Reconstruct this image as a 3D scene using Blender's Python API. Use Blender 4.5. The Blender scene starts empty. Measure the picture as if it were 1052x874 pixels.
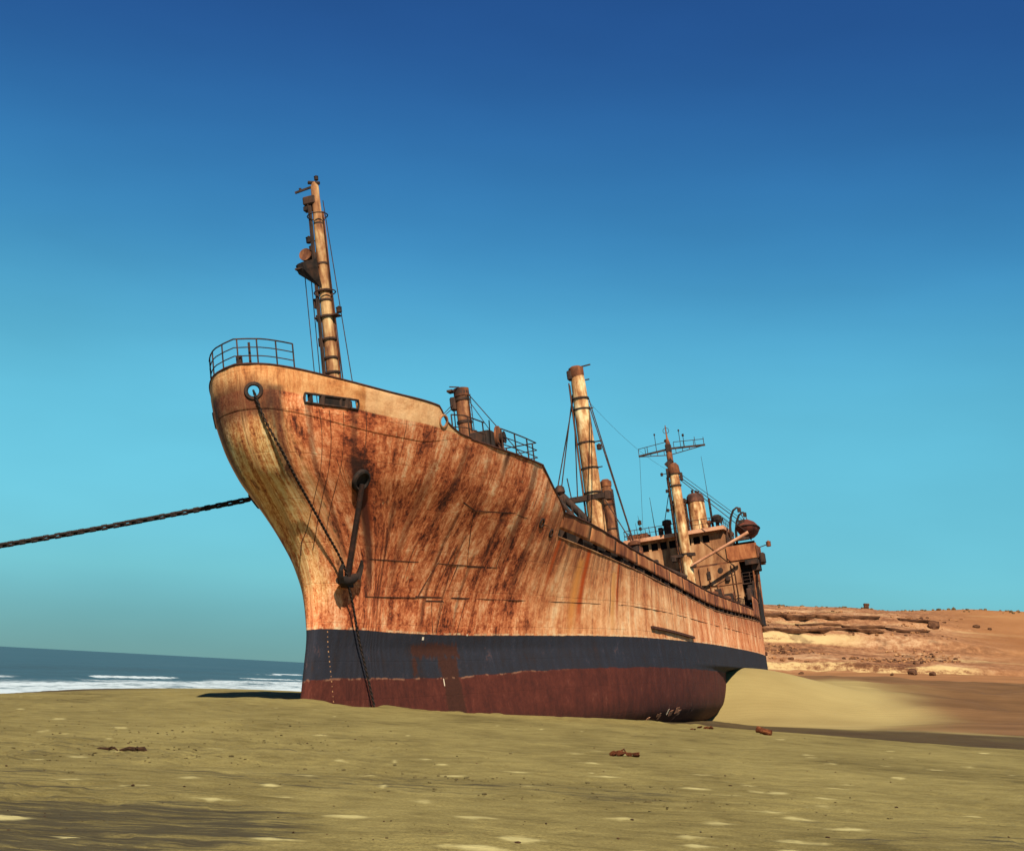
import bpy, bmesh, math, random
import numpy as np
from math import radians, sin, cos, pi, sqrt, atan2
from mathutils import Matrix, Vector

random.seed(7)
scene = bpy.context.scene
COL = scene.collection

# ------------------------------------------------------------------ camera, sky, sun, exposure
EYE = (0.0, 0.0, 1.6)
cam_data = bpy.data.cameras.new('camera')
cam = bpy.data.objects.new('camera', cam_data)
COL.objects.link(cam)
cam_data.sensor_width = 36.0
cam_data.lens = 1450.0 / 1052.0 * 36.0
cam_data.clip_start = 0.1
cam_data.clip_end = 90000.0
cam.matrix_world = (Matrix.Translation(EYE) @ Matrix.Rotation(pi / 2 + radians(9.95), 4, 'X')
                    @ Matrix.Rotation(radians(3.06), 4, 'Z'))
scene.camera = cam

SUN_ELEV = radians(47)
SUN_AZ = radians(10)          # to the right of straight behind the camera
to_sun = Vector((sin(SUN_AZ) * cos(SUN_ELEV), -cos(SUN_AZ) * cos(SUN_ELEV), sin(SUN_ELEV)))

world = bpy.data.worlds.new('World')
scene.world = world
world.use_nodes = True
wn = world.node_tree
wn.nodes.clear()
w_out = wn.nodes.new('ShaderNodeOutputWorld')
w_bg = wn.nodes.new('ShaderNodeBackground')
w_sky = wn.nodes.new('ShaderNodeTexSky')
w_sky.sky_type = 'NISHITA'
w_sky.sun_disc = False
w_sky.sun_elevation = SUN_ELEV
w_sky.sun_rotation = atan2(to_sun.x, to_sun.y)
w_sky.altitude = 0.0
w_sky.air_density = 1.0
w_sky.dust_density = 0.0
w_sky.ozone_density = 6.0
# the air that day: a deep blue overhead paling to a cyan haze above the horizon, the same all round
w_geo = wn.nodes.new('ShaderNodeTexCoord')
w_sep = wn.nodes.new('ShaderNodeSeparateXYZ')
w_ramp = wn.nodes.new('ShaderNodeValToRGB')
w_ramp.color_ramp.interpolation = 'B_SPLINE'
AIR = [(0.0, (.070, .150, .205)), (.06, (.125, .275, .305)), (.19, (.27, .585, .45)), (.29, (.13, .40, .43)), (.42, (.085, .20, .34)), (.62, (.08, .165, .30)), (1.0, (.08, .165, .30))]
while len(w_ramp.color_ramp.elements) < len(AIR): w_ramp.color_ramp.elements.new(.5)
for el, (p_, c_) in zip(w_ramp.color_ramp.elements, AIR): el.position = p_; el.color = (*c_, 1)
w_mul = wn.nodes.new('ShaderNodeMix'); w_mul.data_type = 'RGBA'; w_mul.blend_type = 'MULTIPLY'
w_mul.inputs[0].default_value = 1.0
w_bg.inputs['Strength'].default_value = 0.15
wn.links.new(w_geo.outputs['Generated'], w_sep.inputs[0])
wn.links.new(w_sep.outputs['Z'], w_ramp.inputs[0])
wn.links.new(w_sky.outputs['Color'], w_mul.inputs[6])
wn.links.new(w_ramp.outputs[0], w_mul.inputs[7])
w_map = wn.nodes.new('ShaderNodeMapping'); w_map.inputs['Scale'].default_value = (1, 1, 3.5)
w_noi = wn.nodes.new('ShaderNodeTexNoise'); w_noi.inputs['Scale'].default_value = 2.2; w_noi.inputs['Detail'].default_value = 4
w_rng = wn.nodes.new('ShaderNodeMapRange'); w_rng.inputs[1].default_value = .3; w_rng.inputs[2].default_value = .7; w_rng.inputs[3].default_value = .90; w_rng.inputs[4].default_value = 1.10
w_sc = wn.nodes.new('ShaderNodeVectorMath'); w_sc.operation = 'SCALE'
wn.links.new(w_geo.outputs['Generated'], w_map.inputs[0]); wn.links.new(w_map.outputs[0], w_noi.inputs['Vector']); wn.links.new(w_noi.outputs['Fac'], w_rng.inputs[0])
wn.links.new(w_mul.outputs[2], w_sc.inputs[0]); wn.links.new(w_rng.outputs[0], w_sc.inputs['Scale'])
wn.links.new(w_sc.outputs[0], w_bg.inputs['Color'])
wn.links.new(w_bg.outputs['Background'], w_out.inputs['Surface'])

sun_data = bpy.data.lights.new('sun', 'SUN')
sun_data.energy = 5.0
sun_data.angle = radians(0.5)
sun_data.color = (1.0, 0.90, 0.74)
sun = bpy.data.objects.new('sun', sun_data)
COL.objects.link(sun)
sun.rotation_euler = (-to_sun).to_track_quat('-Z', 'Y').to_euler()

vs = scene.view_settings
vs.view_transform = 'Standard'
vs.look = 'None'
vs.exposure = 0.65
vs.gamma = 1.0
vs.use_curve_mapping = False

# ------------------------------------------------------------------ numeric helpers
def curve(xs, ys):
    xs = np.array(xs, float); ys = np.array(ys, float)
    h = np.diff(xs); d = np.diff(ys) / h
    m = np.zeros(len(xs)); m[0] = d[0]; m[-1] = d[-1]
    for i in range(1, len(xs) - 1):
        if d[i-1] * d[i] > 0:
            a = 2*h[i] + h[i-1]; b = h[i] + 2*h[i-1]
            m[i] = (a + b) / (a / d[i-1] + b / d[i])
    def f(x):
        x = np.clip(x, xs[0], xs[-1])
        i = np.clip(np.searchsorted(xs, x) - 1, 0, len(h) - 1)
        t = (x - xs[i]) / h[i]
        return ((2*t**3 - 3*t**2 + 1) * ys[i] + (t**3 - 2*t**2 + t) * h[i] * m[i]
                + (-2*t**3 + 3*t**2) * ys[i+1] + (t**3 - t**2) * h[i] * m[i+1])
    return f

def sstep(a, b, x):
    t = np.clip((x - a) / (b - a), 0, 1)
    return t * t * (3 - 2 * t)

def hash2(ix, iy, seed):
    n = (ix.astype(np.int64) * 374761393 + iy.astype(np.int64) * 668265263 + seed * 974634777) & 0x7fffffff
    n = ((n ^ (n >> 13)) * 1274126177) & 0x7fffffff
    n = (n ^ (n >> 16)) & 0x7fffffff
    return (n % 100003) / 100003.0

def vnoise(x, y, seed=0):
    ix = np.floor(x); iy = np.floor(y); fx = x - ix; fy = y - iy
    fx = fx*fx*(3-2*fx); fy = fy*fy*(3-2*fy)
    a = hash2(ix, iy, seed); b = hash2(ix+1, iy, seed); c = hash2(ix, iy+1, seed); d = hash2(ix+1, iy+1, seed)
    return (a*(1-fx) + b*fx)*(1-fy) + (c*(1-fx) + d*fx)*fy

def fbm(x, y, octaves=4, seed=0, gain=0.5):
    s = 0; amp = 1; tot = 0
    for k in range(octaves):
        s = s + amp * vnoise(x * 2**k + 13.7*k, y * 2**k - 7.3*k, seed + k); tot += amp; amp *= gain
    return s / tot

# ------------------------------------------------------------------ scene helpers
def tag(o, label=None, cat=None, group=None, kind=None):
    if label: o['label'] = label
    if cat: o['category'] = cat
    if group: o['group'] = group
    if kind: o['kind'] = kind
    return o

def link_mesh(name, me, mat=None, parent=None):
    o = bpy.data.objects.new(name, me)
    COL.objects.link(o)
    if mat is not None and not me.materials: me.materials.append(mat)
    if parent is not None: o.parent = parent
    return o

class MB:
    """collects verts and faces"""
    def __init__(self): self.v = []; self.f = []
    def add(self, vs_, fs_):
        n = len(self.v); self.v += [tuple(p) for p in vs_]; self.f += [tuple(i + n for i in f) for f in fs_]; return self
    def box(self, c, size, rot=None):
        sx, sy, sz = size[0]/2, size[1]/2, size[2]/2
        pts = [Vector((x*sx, y*sy, z*sz)) for x in (-1, 1) for y in (-1, 1) for z in (-1, 1)]
        if rot is not None: pts = [rot @ p for p in pts]
        pts = [p + Vector(c) for p in pts]
        return self.add(pts, [(0,1,3,2),(4,6,7,5),(0,4,5,1),(2,3,7,6),(0,2,6,4),(1,5,7,3)])
    def bar(self, p0, p1, w, h=None, up=(0, 0, 1)):
        p0 = Vector(p0); p1 = Vector(p1); d = p1 - p0; L = d.length; d.normalize()
        u = Vector(up)
        if abs(d.dot(u)) > .97: u = Vector((1, 0, 0))
        s = d.cross(u).normalized(); t = s.cross(d)
        R = Matrix((d, s, t)).transposed()
        return self.box((p0 + p1) / 2, (L, w, h or w), R)
    def tube(self, pts, r, n=8, caps=True):
        pts = [Vector(p) for p in pts]; m = len(pts)
        rs = r if isinstance(r, (list, tuple)) else [r] * m
        d0 = (pts[1] - pts[0]).normalized()
        ref = Vector((0, 0, 1)) if abs(d0.z) < .9 else Vector((1, 0, 0))
        vs_ = []; side = None
        for i in range(m):
            d = (pts[min(i+1, m-1)] - pts[max(i-1, 0)]).normalized()
            if side is None: side = d.cross(ref).normalized()
            else: side = (side - d * side.dot(d)).normalized()
            up = side.cross(d)
            for k in range(n):
                a = 2*pi*k/n; vs_.append(pts[i] + (side*cos(a) + up*sin(a)) * rs[i])
        fs = [(i*n+k, i*n+(k+1) % n, (i+1)*n+(k+1) % n, (i+1)*n+k) for i in range(m-1) for k in range(n)]
        if caps: fs += [tuple(range(n-1, -1, -1)), tuple((m-1)*n + k for k in range(n))]
        return self.add(vs_, fs)
    def ring(self, c, axis, R, r, n=16, m=6, ey=1.0):
        c = Vector(c); a = Vector(axis).normalized()
        u = a.cross(Vector((0, 0, 1)))
        if u.length < .1: u = a.cross(Vector((1, 0, 0)))
        u.normalize(); w = u.cross(a)
        vs_ = []
        for i in range(n):
            t = 2*pi*i/n; dr = u*cos(t) + w*sin(t)*ey
            for k in range(m):
                q = 2*pi*k/m; vs_.append(c + dr*R + (dr.normalized()*cos(q) + a*sin(q))*r)
        fs = [(i*m+k, i*m+(k+1) % m, ((i+1) % n)*m+(k+1) % m, ((i+1) % n)*m+k) for i in range(n) for k in range(m)]
        return self.add(vs_, fs)
    def lathe(self, p0, axis, prof, n=16):
        p0 = Vector(p0); a = Vector(axis).normalized()
        u = a.cross(Vector((0, 0, 1)))
        if u.length < .1: u = Vector((1, 0, 0))
        u.normalize(); w = a.cross(u); vs_ = []
        for h, r in prof:
            for k in range(n):
                t = 2*pi*k/n; vs_.append(p0 + a*h + (u*cos(t) + w*sin(t))*r)
        m = len(prof)
        fs = [(i*n+k, i*n+(k+1) % n, (i+1)*n+(k+1) % n, (i+1)*n+k) for i in range(m-1) for k in range(n)]
        fs += [tuple(range(n-1, -1, -1)), tuple((m-1)*n+k for k in range(n))]
        return self.add(vs_, fs)
    def build(self, name, mat, parent=None, smooth=False, bevel=0):
        me = bpy.data.meshes.new(name); me.from_pydata(self.v, [], self.f); me.update()
        bm = bmesh.new(); bm.from_mesh(me); bmesh.ops.recalc_face_normals(bm, faces=bm.faces)
        if bevel: bmesh.ops.bevel(bm, geom=bm.edges[:], offset=bevel, segments=1, affect='EDGES')
        bm.to_mesh(me); bm.free()
        o = link_mesh(name, me, mat, parent)
        if smooth:
            for p in me.polygons: p.use_smooth = True
            try: me.set_sharp_from_angle(angle=radians(40))
            except Exception: pass
        return o

def grid_mesh(name, P, mat, parent=None, wrap=False, uv=None, keep=None, attrs=None, smooth=True):
    """P: (rows, cols, 3) array"""
    R, Cn = P.shape[:2]
    idx = np.arange(R * Cn).reshape(R, Cn)
    a = idx[:-1, :-1]; b = idx[:-1, 1:]; c = idx[1:, 1:]; d = idx[1:, :-1]
    F = np.stack([a, b, c, d], -1)
    if keep is not None: F = F[keep]
    F = F.reshape(-1, 4)
    me = bpy.data.meshes.new(name)
    nv = R * Cn; nf = len(F)
    me.vertices.add(nv); me.vertices.foreach_set('co', P.reshape(-1).astype(np.float32))
    me.loops.add(nf * 4); me.loops.foreach_set('vertex_index', F.reshape(-1).astype(np.int32))
    me.polygons.add(nf)
    me.polygons.foreach_set('loop_start', np.arange(0, nf*4, 4, dtype=np.int32))
    me.polygons.foreach_set('loop_total', np.full(nf, 4, dtype=np.int32))
    me.update(calc_edges=True)
    if smooth: me.polygons.foreach_set('use_smooth', np.ones(nf, dtype=bool))
    if uv is not None:
        L = me.uv_layers.new(name='UVMap')
        L.data.foreach_set('uv', uv.reshape(-1, 2)[F.reshape(-1)].reshape(-1).astype(np.float32))
    for k, arr in (attrs or {}).items():
        arr = np.asarray(arr, np.float32)
        if arr.ndim == 2:
            at = me.attributes.new(k, 'FLOAT', 'POINT'); at.data.foreach_set('value', arr.reshape(-1))
        else:
            at = me.attributes.new(k, 'FLOAT_COLOR', 'POINT'); at.data.foreach_set('color', arr.reshape(-1))
    me.validate()
    return link_mesh(name, me, mat, parent)

# ------------------------------------------------------------------ material helpers
class NT:
    def __init__(self, name):
        self.m = bpy.data.materials.new(name); self.m.use_nodes = True
        self.t = self.m.node_tree; self.t.nodes.clear()
        self.out = self.t.nodes.new('ShaderNodeOutputMaterial')
        self.b = self.t.nodes.new('ShaderNodeBsdfPrincipled')
        self.t.links.new(self.b.outputs[0], self.out.inputs['Surface'])
    def lk(self, a, b): self.t.links.new(a, b)
    def node(self, typ, **kw):
        n = self.t.nodes.new(typ)
        for k, v in kw.items(): setattr(n, k, v)
        return n
    def put(self, sock, v):
        if isinstance(v, bpy.types.NodeSocket): self.lk(v, sock)
        elif isinstance(v, (tuple, list)) and len(v) == 3 and sock.type == 'RGBA': sock.default_value = (*v, 1)
        else: sock.default_value = v
    def math(self, op, a, b=0.0, c=None, clamp=False):
        n = self.node('ShaderNodeMath', operation=op, use_clamp=clamp)
        self.put(n.inputs[0], a); self.put(n.inputs[1], b)
        if c is not None: self.put(n.inputs[2], c)
        return n.outputs[0]
    def coord(self, kind='Object'): return self.node('ShaderNodeTexCoord').outputs[kind]
    def sep(self, v):
        n = self.node('ShaderNodeSeparateXYZ'); self.lk(v, n.inputs[0]); return n.outputs
    def comb(self, x=0., y=0., z=0.):
        n = self.node('ShaderNodeCombineXYZ')
        for i, q in enumerate((x, y, z)): self.put(n.inputs[i], q)
        return n.outputs[0]
    def scale(self, v, s):
        n = self.node('ShaderNodeVectorMath', operation='MULTIPLY'); self.lk(v, n.inputs[0]); n.inputs[1].default_value = s; return n.outputs[0]
    def noise(self, v, s=1., detail=5., rough=.55, dist=0., out='Fac'):
        n = self.node('ShaderNodeTexNoise'); self.lk(v, n.inputs['Vector'])
        n.inputs['Scale'].default_value = s; n.inputs['Detail'].default_value = detail
        n.inputs['Roughness'].default_value = rough; n.inputs['Distortion'].default_value = dist
        return n.outputs[out]
    def ramp(self, f, stops, interp='LINEAR'):
        n = self.node('ShaderNodeValToRGB'); cr = n.color_ramp; cr.interpolation = interp
        while len(cr.elements) < len(stops): cr.elements.new(.5)
        for e, (p, c) in zip(cr.elements, stops):
            e.position = p; e.color = (*c, 1) if isinstance(c, (tuple, list)) else (c, c, c, 1)
        self.put(n.inputs[0], f); return n.outputs[0]
    def mix(self, f, a, b, mode='MIX'):
        n = self.node('ShaderNodeMix', data_type='RGBA', blend_type=mode)
        self.put(n.inputs[0], f); self.put(n.inputs[6], a); self.put(n.inputs[7], b); return n.outputs[2]
    def rng(self, x, a, b, smooth=True):
        n = self.node('ShaderNodeMapRange', interpolation_type='SMOOTHSTEP' if smooth else 'LINEAR', clamp=True)
        self.put(n.inputs[0], x); self.put(n.inputs[1], a); self.put(n.inputs[2], b)
        n.inputs[3].default_value = 0; n.inputs[4].default_value = 1; return n.outputs[0]
    def bump(self, h, strength=.5, dist=.05):
        n = self.node('ShaderNodeBump'); n.inputs['Strength'].default_value = strength; n.inputs['Distance'].default_value = dist
        self.lk(h, n.inputs['Height']); self.lk(n.outputs[0], self.b.inputs['Normal']); return n
    def attr(self, name, out='Fac'): return self.node('ShaderNodeAttribute', attribute_name=name).outputs[out]
    def fin(self, color, rough=.85, spec=.25, metal=0.):
        self.put(self.b.inputs['Base Color'], color); self.put(self.b.inputs['Roughness'], rough)
        self.put(self.b.inputs['Specular IOR Level'], spec); self.b.inputs['Metallic'].default_value = metal
        return self.m

# ------------------------------------------------------------------ materials
def mat_hull():
    t = NT('rusted_hull_plating')
    u, v, _ = t.sep(t.coord('UV')); uv = t.comb(t.attr('girth'), v, 0.)
    zrel = t.attr('above_deck')
    wv = t.node('ShaderNodeVectorMath', operation='ADD'); t.lk(uv, wv.inputs[0])
    t.lk(t.scale(t.noise(uv, .8, 3, .6, 0, 'Color'), (.16, .16, 0)), wv.inputs[1]); wuv = wv.outputs[0]
    fine = t.noise(t.scale(wuv, (2.2, .42, 1)), 1, 10, .80, 0.)
    longr = t.noise(t.scale(wuv, (.62, .05, 1)), 1, 9, .74, 0.)
    aft = t.rng(u, 15, 25)
    fine = t.math('ADD', t.math('MULTIPLY', fine, t.math('SUBTRACT', 1., t.math('MULTIPLY', aft, .75))), t.math('MULTIPLY', longr, t.math('MULTIPLY', aft, .75)))
    thin = t.noise(t.scale(wuv, (8.5, 1.1, 1)), 1, 8, .80, 0.)
    broad = t.noise(t.scale(uv, (.55, .13, 1)), 1, 6, .66, 0.)
    blot = t.noise(uv, .8, 13, .78, 0.)
    spot0 = t.noise(uv, 5.5, 9, .84, 0.)
    spot = t.math('ADD', .5, t.math('MULTIPLY', t.math('SUBTRACT', spot0, .5), t.math('SUBTRACT', 1.15, t.math('MULTIPLY', aft, .6))))
    where = t.rng(t.noise(uv, .22, 4, .6), .36, .62)              # where the streaking is strong
    strk = t.math('MULTIPLY', t.math('SUBTRACT', t.math('ADD', t.math('MULTIPLY', fine, .6), t.math('MULTIPLY', thin, .4)), .5), t.math('MULTIPLY', t.math('ADD', .14, t.math('MULTIPLY', where, .44)), t.math('SUBTRACT', 1., t.math('MULTIPLY', aft, .35))))
    mixv = t.math('ADD', t.math('MULTIPLY', broad, .36), t.math('ADD', t.math('MULTIPLY', blot, .44), t.math('MULTIPLY', spot, .32)))
    mixv = t.math('ADD', mixv, strk)
    # more of the old coat is left amidships low down; least of it behind the anchor
    tanz = t.math('MULTIPLY', t.rng(u, 16, 27), t.math('SUBTRACT', 1., t.rng(v, 4.2, 8.5)))
    mixv = t.math('ADD', mixv, t.math('MULTIPLY', tanz, .06))
    upz = t.math('MULTIPLY', t.rng(v, 8.6, 10.6), t.rng(u, 3, 9))
    mixv = t.math('ADD', mixv, t.math('MULTIPLY', upz, .03))
    dkz = t.math('MULTIPLY', t.math('MULTIPLY', t.rng(u, -.5, 2.5), t.math('SUBTRACT', 1., t.rng(u, 7, 13))), t.math('MULTIPLY', t.rng(v, 3.2, 5.5), t.math('SUBTRACT', 1., t.rng(v, 8.2, 10.5))))
    mixv = t.math('SUBTRACT', mixv, t.math('MULTIPLY', dkz, .014))
    mixv = t.math('ADD', .563, t.math('MULTIPLY', t.math('SUBTRACT', mixv, .555), t.math('SUBTRACT', 1.85, t.math('MULTIPLY', aft, .55))))
    rust = t.ramp(mixv, [(.385, (.025, .008, .005)), (.45, (.115, .025, .010)), (.50, (.29, .062, .020)), (.55, (.46, .116, .038)),
                         (.61, (.60, .200, .074)), (.675, (.72, .315, .145)), (.75, (.80, .49, .26))])
    # amidships the old buff coat survives, stained rather than scaled
    buff = t.ramp(t.math('ADD', mixv, t.math('MULTIPLY', t.math('SUBTRACT', t.noise(t.scale(uv, (.16, .22, 1)), 1, 4, .6), .5), .22)),
                  [(.40, (.060, .019, .009)), (.475, (.20, .066, .024)), (.53, (.36, .150, .056)), (.59, (.49, .245, .098)), (.66, (.60, .36, .16)), (.75, (.70, .49, .25))])
    rust = t.mix(t.math('MULTIPLY', aft, t.math('SUBTRACT', .48, t.math('MULTIPLY', t.rng(u, 40, 62), .4))), rust, buff)
    # sharp-edged black runs and bare scrapes
    scr = t.rng(t.noise(t.scale(wuv, (4.6, .26, 1)), 1, 7, .62, .35), .60, .645)
    scr = t.math('MULTIPLY', scr, t.rng(t.noise(uv, .3, 4, .6), .44, .6))
    rust = t.mix(t.math('MULTIPLY', scr, .8), rust, (.055, .015, .008))
    chp = t.math('MULTIPLY', t.rng(t.noise(t.scale(uv, (1.6, .9, 1)), 1.3, 10, .8, 0.), .61, .645), t.math('SUBTRACT', 1., t.math('MULTIPLY', aft, .7)))
    rust = t.mix(t.math('MULTIPLY', chp, .6), rust, (.74, .49, .23))
    # rust dripping from the deck edges, each run as long as it happens to be
    for zd, on, off, sd in ((None, 17., 19., 3.), (11.25, 1.5, 16.2, 8.)):
        ln = t.noise(t.comb(t.math('MULTIPLY', u, 1.9), sd, 0), 1, 6, .8)
        ln = t.math('MULTIPLY', t.math('MAXIMUM', t.math('SUBTRACT', ln, .44), 0.), 17.)
        zz = t.math('SUBTRACT', 8.1, t.math('MULTIPLY', t.math('SUBTRACT', u, 19.), .048)) if zd is None else zd
        zz = t.math('MAXIMUM', zz, 5.9)
        lo_ = t.math('SUBTRACT', zz, ln)
        dm = t.rng(t.math('ADD', v, t.math('MULTIPLY', t.math('SUBTRACT', spot0, .5), 1.2)), t.math('SUBTRACT', lo_, .5), t.math('ADD', lo_, 1.1))
        dm = t.math('MULTIPLY', dm, t.rng(ln, .1, 1.0))
        dm = t.math('MULTIPLY', dm, t.rng(u, on, on+2.)) if zd is None else t.math('MULTIPLY', dm, t.math('MULTIPLY', t.rng(u, on, on+2), t.math('SUBTRACT', 1., t.rng(u, off-.6, off))))
        rust = t.mix(t.math('MULTIPLY', dm, 0.6 if zd is None else .3), rust, t.mix(spot, (.055, .017, .009), (.20, .062, .024)))
    # pale old paint around the stem
    stemn = t.math('ADD', t.math('ADD', u, 3.4), t.math('MULTIPLY', t.math('SUBTRACT', broad, .5), 5.))
    stemn = t.math('ADD', stemn, t.math('MULTIPLY', t.math('SUBTRACT', spot, .5), 3.2))
    stemm = t.math('SUBTRACT', 1., t.rng(stemn, -.4, 2.3))
    stemm = t.math('MULTIPLY', stemm, t.math('SUBTRACT', 1., t.rng(v, 10.0, 12.6)))
    stemm = t.math('MULTIPLY', stemm, t.rng(v, 3.0, 5.5))
    palec = t.ramp(t.math('ADD', t.math('MULTIPLY', t.noise(t.scale(uv, (1.9, .10, 1)), 1, 8, .72, .1), .6), t.math('MULTIPLY', spot, .4)), [(.41, (.10, .028, .010)), (.455, (.36, .125, .034)), (.50, (.57, .30, .10)), (.545, (.70, .52, .23)), (.61, (.80, .70, .40))])
    stemm = t.math('MULTIPLY', stemm, t.rng(t.math('ADD', t.math('MULTIPLY', blot, .6), t.math('MULTIPLY', fine, .4)), .40, .50))
    c = t.mix(t.math('MULTIPLY', stemm, .95), rust, palec)
    # bulwark plating keeps more of its faded tan paint
    bwm = t.math('MULTIPLY', t.rng(zrel, -.05, .03), t.math('SUBTRACT', 1., t.rng(u, 10., 11.)))
    bwc = t.ramp(t.math('ADD', t.math('MULTIPLY', fine, .6), t.math('MULTIPLY', blot, .4)),
                 [(.36, (.16, .045, .015)), (.46, (.46, .18, .055)), (.56, (.64, .34, .13)), (.70, (.72, .46, .20))])
    c = t.mix(t.math('MULTIPLY', bwm, .85), c, bwc)
    pan = t.math('MULTIPLY', bwm, t.rng(u, 1.35, 1.5))
    c = t.mix(t.math('MULTIPLY', pan, .7), c, t.ramp(blot, [(.36, (.42, .19, .075)), (.48, (.62, .36, .17)), (.64, (.72, .46, .24))]))
    hu = t.math('DIVIDE', t.math('ADD', u, 3.2), .62); hv = t.math('DIVIDE', t.math('SUBTRACT', v, 11.75), 1.05)
    halo = t.math('SQRT', t.math('ADD', t.math('MULTIPLY', hu, hu), t.math('MULTIPLY', hv, hv)))
    halo = t.math('SUBTRACT', 1., t.rng(t.math('ADD', halo, t.math('MULTIPLY', t.math('SUBTRACT', blot, .5), 1.5)), .35, 1.25))
    c = t.mix(t.math('MULTIPLY', halo, .82), c, (.06, .019, .009))
    # bright red-orange runs below the deck edge
    for uc, w, zt, zb, col in ((24.2, .8, 6.8, 3.3, (.56, .21, .05)), (25.0, .50, 7.6, 3.6, (.38, .058, .008)), (29.6, .55, 6.4, 3.4, (.56, .25, .075)), (30.3, .34, 7.1, 3.8, (.34, .062, .010)),
                               (20.6, .3, 8.0, 5.5, (.42, .07, .012)), (1.3, .8, 8.9, 6.8, (.36, .05, .008)),
                               (47., .25, 6.4, 4., (.36, .09, .02)), (72., .4, 5.9, 3.6, (.5, .25, .12))):
        uu = t.math('ADD', u, t.math('MULTIPLY', t.math('SUBTRACT', t.math('ADD', t.math('MULTIPLY', thin, .5), t.math('MULTIPLY', longr, .5)), .5), .6))
        m_ = t.math('SUBTRACT', 1., t.rng(t.math('ABSOLUTE', t.math('SUBTRACT', uu, uc)), w*.1, w))
        m_ = t.math('MULTIPLY', m_, t.rng(v, zb - 1.2, zb + 1.6))
        m_ = t.math('MULTIPLY', m_, t.math('SUBTRACT', 1., t.rng(v, zt - .1, zt + .3)))
        c = t.mix(m_, c, col)
    # dark runs: under the hawse pipe, the bow fairlead, the roller fairlead, the winch scupper
    for uc, w, zt, zb, k in ((1.1, .95, 9.7, 4.3, .85), (-2.75, .42, 12.2, 8.2, .7), (-1.4, .25, 11.8, 6, .55), (.9, .3, 11.8, 7.5, .6),
                             (11.95, .36, 11.3, 9.8, .9), (6.2, .5, 10.0, 4.5, .4), (9.7, .2, 8.0, 2.9, .6), (11.2, .16, 7.2, 2.9, .6),
                             (12.6, .18, 6.4, 2.9, .5), (15.2, .45, 10.7, 6.5, .65), (17.2, .4, 10.3, 5.0, .5), (8.2, .35, 10.8, 7.2, .5), (13.6, .3, 8.6, 5.6, .5), (4.2, .5, 8.2, 3.4, .45)):
        uu = t.math('ADD', u, t.math('MULTIPLY', t.math('SUBTRACT', thin, .5), .5))
        m_ = t.math('SUBTRACT', 1., t.rng(t.math('ABSOLUTE', t.math('SUBTRACT', uu, uc)), w*.2, w))
        m_ = t.math('MULTIPLY', m_, t.rng(v, zb - .8, zb + 1.4))
        m_ = t.math('MULTIPLY', m_, t.math('SUBTRACT', 1., t.rng(v, zt, zt + .2)))
        c = t.mix(t.math('MULTIPLY', m_, k), c, (.035, .013, .008))
    # lapped plate edges
    br = t.node('ShaderNodeTexBrick'); br.offset = .45
    t.lk(t.scale(uv, (1., 1., 1)), br.inputs['Vector'])
    for k_, q_ in (('Scale', 1.), ('Mortar Size', .022), ('Mortar Smooth', .5), ('Brick Width', 7.2), ('Row Height', 1.62)): br.inputs[k_].default_value = q_
    seam = t.math('MULTIPLY', br.outputs['Fac'], t.rng(t.noise(uv, .35, 3, .5), .42, .62))
    c = t.mix(t.math('MULTIPLY', seam, .35), c, (.04, .014, .009))
    # scrapes and pits
    pit = t.rng(t.noise(uv, 3.4, 9, .8, 0.), .63, .70)
    c = t.mix(t.math('MULTIPLY', pit, .7), c, (.05, .018, .01))
    # boot-top: dark slate band over anti-fouling red
    edge = t.math('MULTIPLY', t.math('SUBTRACT', t.noise(uv, 1.3, 6, .7), .5), .10)
    edge2 = t.math('MULTIPLY', t.math('SUBTRACT', t.noise(t.scale(uv, (.5, 1, 1)), .8, 5, .65), .5), .34)
    ztop = t.math('SUBTRACT', 2.98, t.math('MULTIPLY', t.rng(u, 0, 15), .14))
    ztop = t.math('ADD', ztop, t.math('MULTIPLY', t.rng(u, 34, 66), .22))
    zbot = t.math('SUBTRACT', .92, t.math('MULTIPLY', t.rng(u, 0, 12), .06))
    zbot = t.math('ADD', zbot, t.math('MULTIPLY', t.rng(u, 11, 20), .14))
    zbot = t.math('ADD', zbot, t.math('MULTIPLY', t.rng(u, 60, 90), .28))
    below = t.math('LESS_THAN', t.math('ADD', v, edge), ztop)
    slate = t.ramp(t.math('ADD', t.math('MULTIPLY', fine, .5), t.math('MULTIPLY', blot, .5)),
                   [(.36, (.032, .015, .011)), (.45, (.018, .016, .020)), (.55, (.018, .020, .029)), (.70, (.038, .040, .052))])
    rustspk = t.rng(t.math('ADD', t.math('MULTIPLY', blot, .6), t.math('MULTIPLY', fine, .4)), .57, .68)
    slate = t.mix(t.math('MULTIPLY', rustspk, .65), slate, (.12, .04, .022))
    redb = t.ramp(t.math('ADD', t.math('MULTIPLY', fine, .3), t.math('ADD', t.math('MULTIPLY', blot, .45), t.math('MULTIPLY', spot, .25))),
                  [(.36, (.024, .008, .006)), (.47, (.058, .013, .008)), (.57, (.095, .021, .012)), (.70, (.16, .046, .024))])
    vb = t.math('ADD', v, edge2)
    isred = t.rng(vb, t.math('ADD', zbot, .03), t.math('SUBTRACT', zbot, .03))
    isred = t.math('LESS_THAN', vb, zbot)
    bt = t.mix(isred, slate, redb)
    wear = t.rng(t.math('ADD', t.math('MULTIPLY', blot, .55), t.math('MULTIPLY', spot0, .45)), .545, .62)
    bt = t.mix(t.math('MULTIPLY', wear, .38), bt, (.155, .068, .045))
    low_dark = t.math('SUBTRACT', 1., t.rng(t.math('ADD', v, t.math('MULTIPLY', t.math('SUBTRACT', blot, .5), 2.2)), -1.9, -.6))
    bt = t.mix(t.math('MULTIPLY', low_dark, .45), bt, (.028, .012, .009))  # both coats darken towards the bottom
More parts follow.
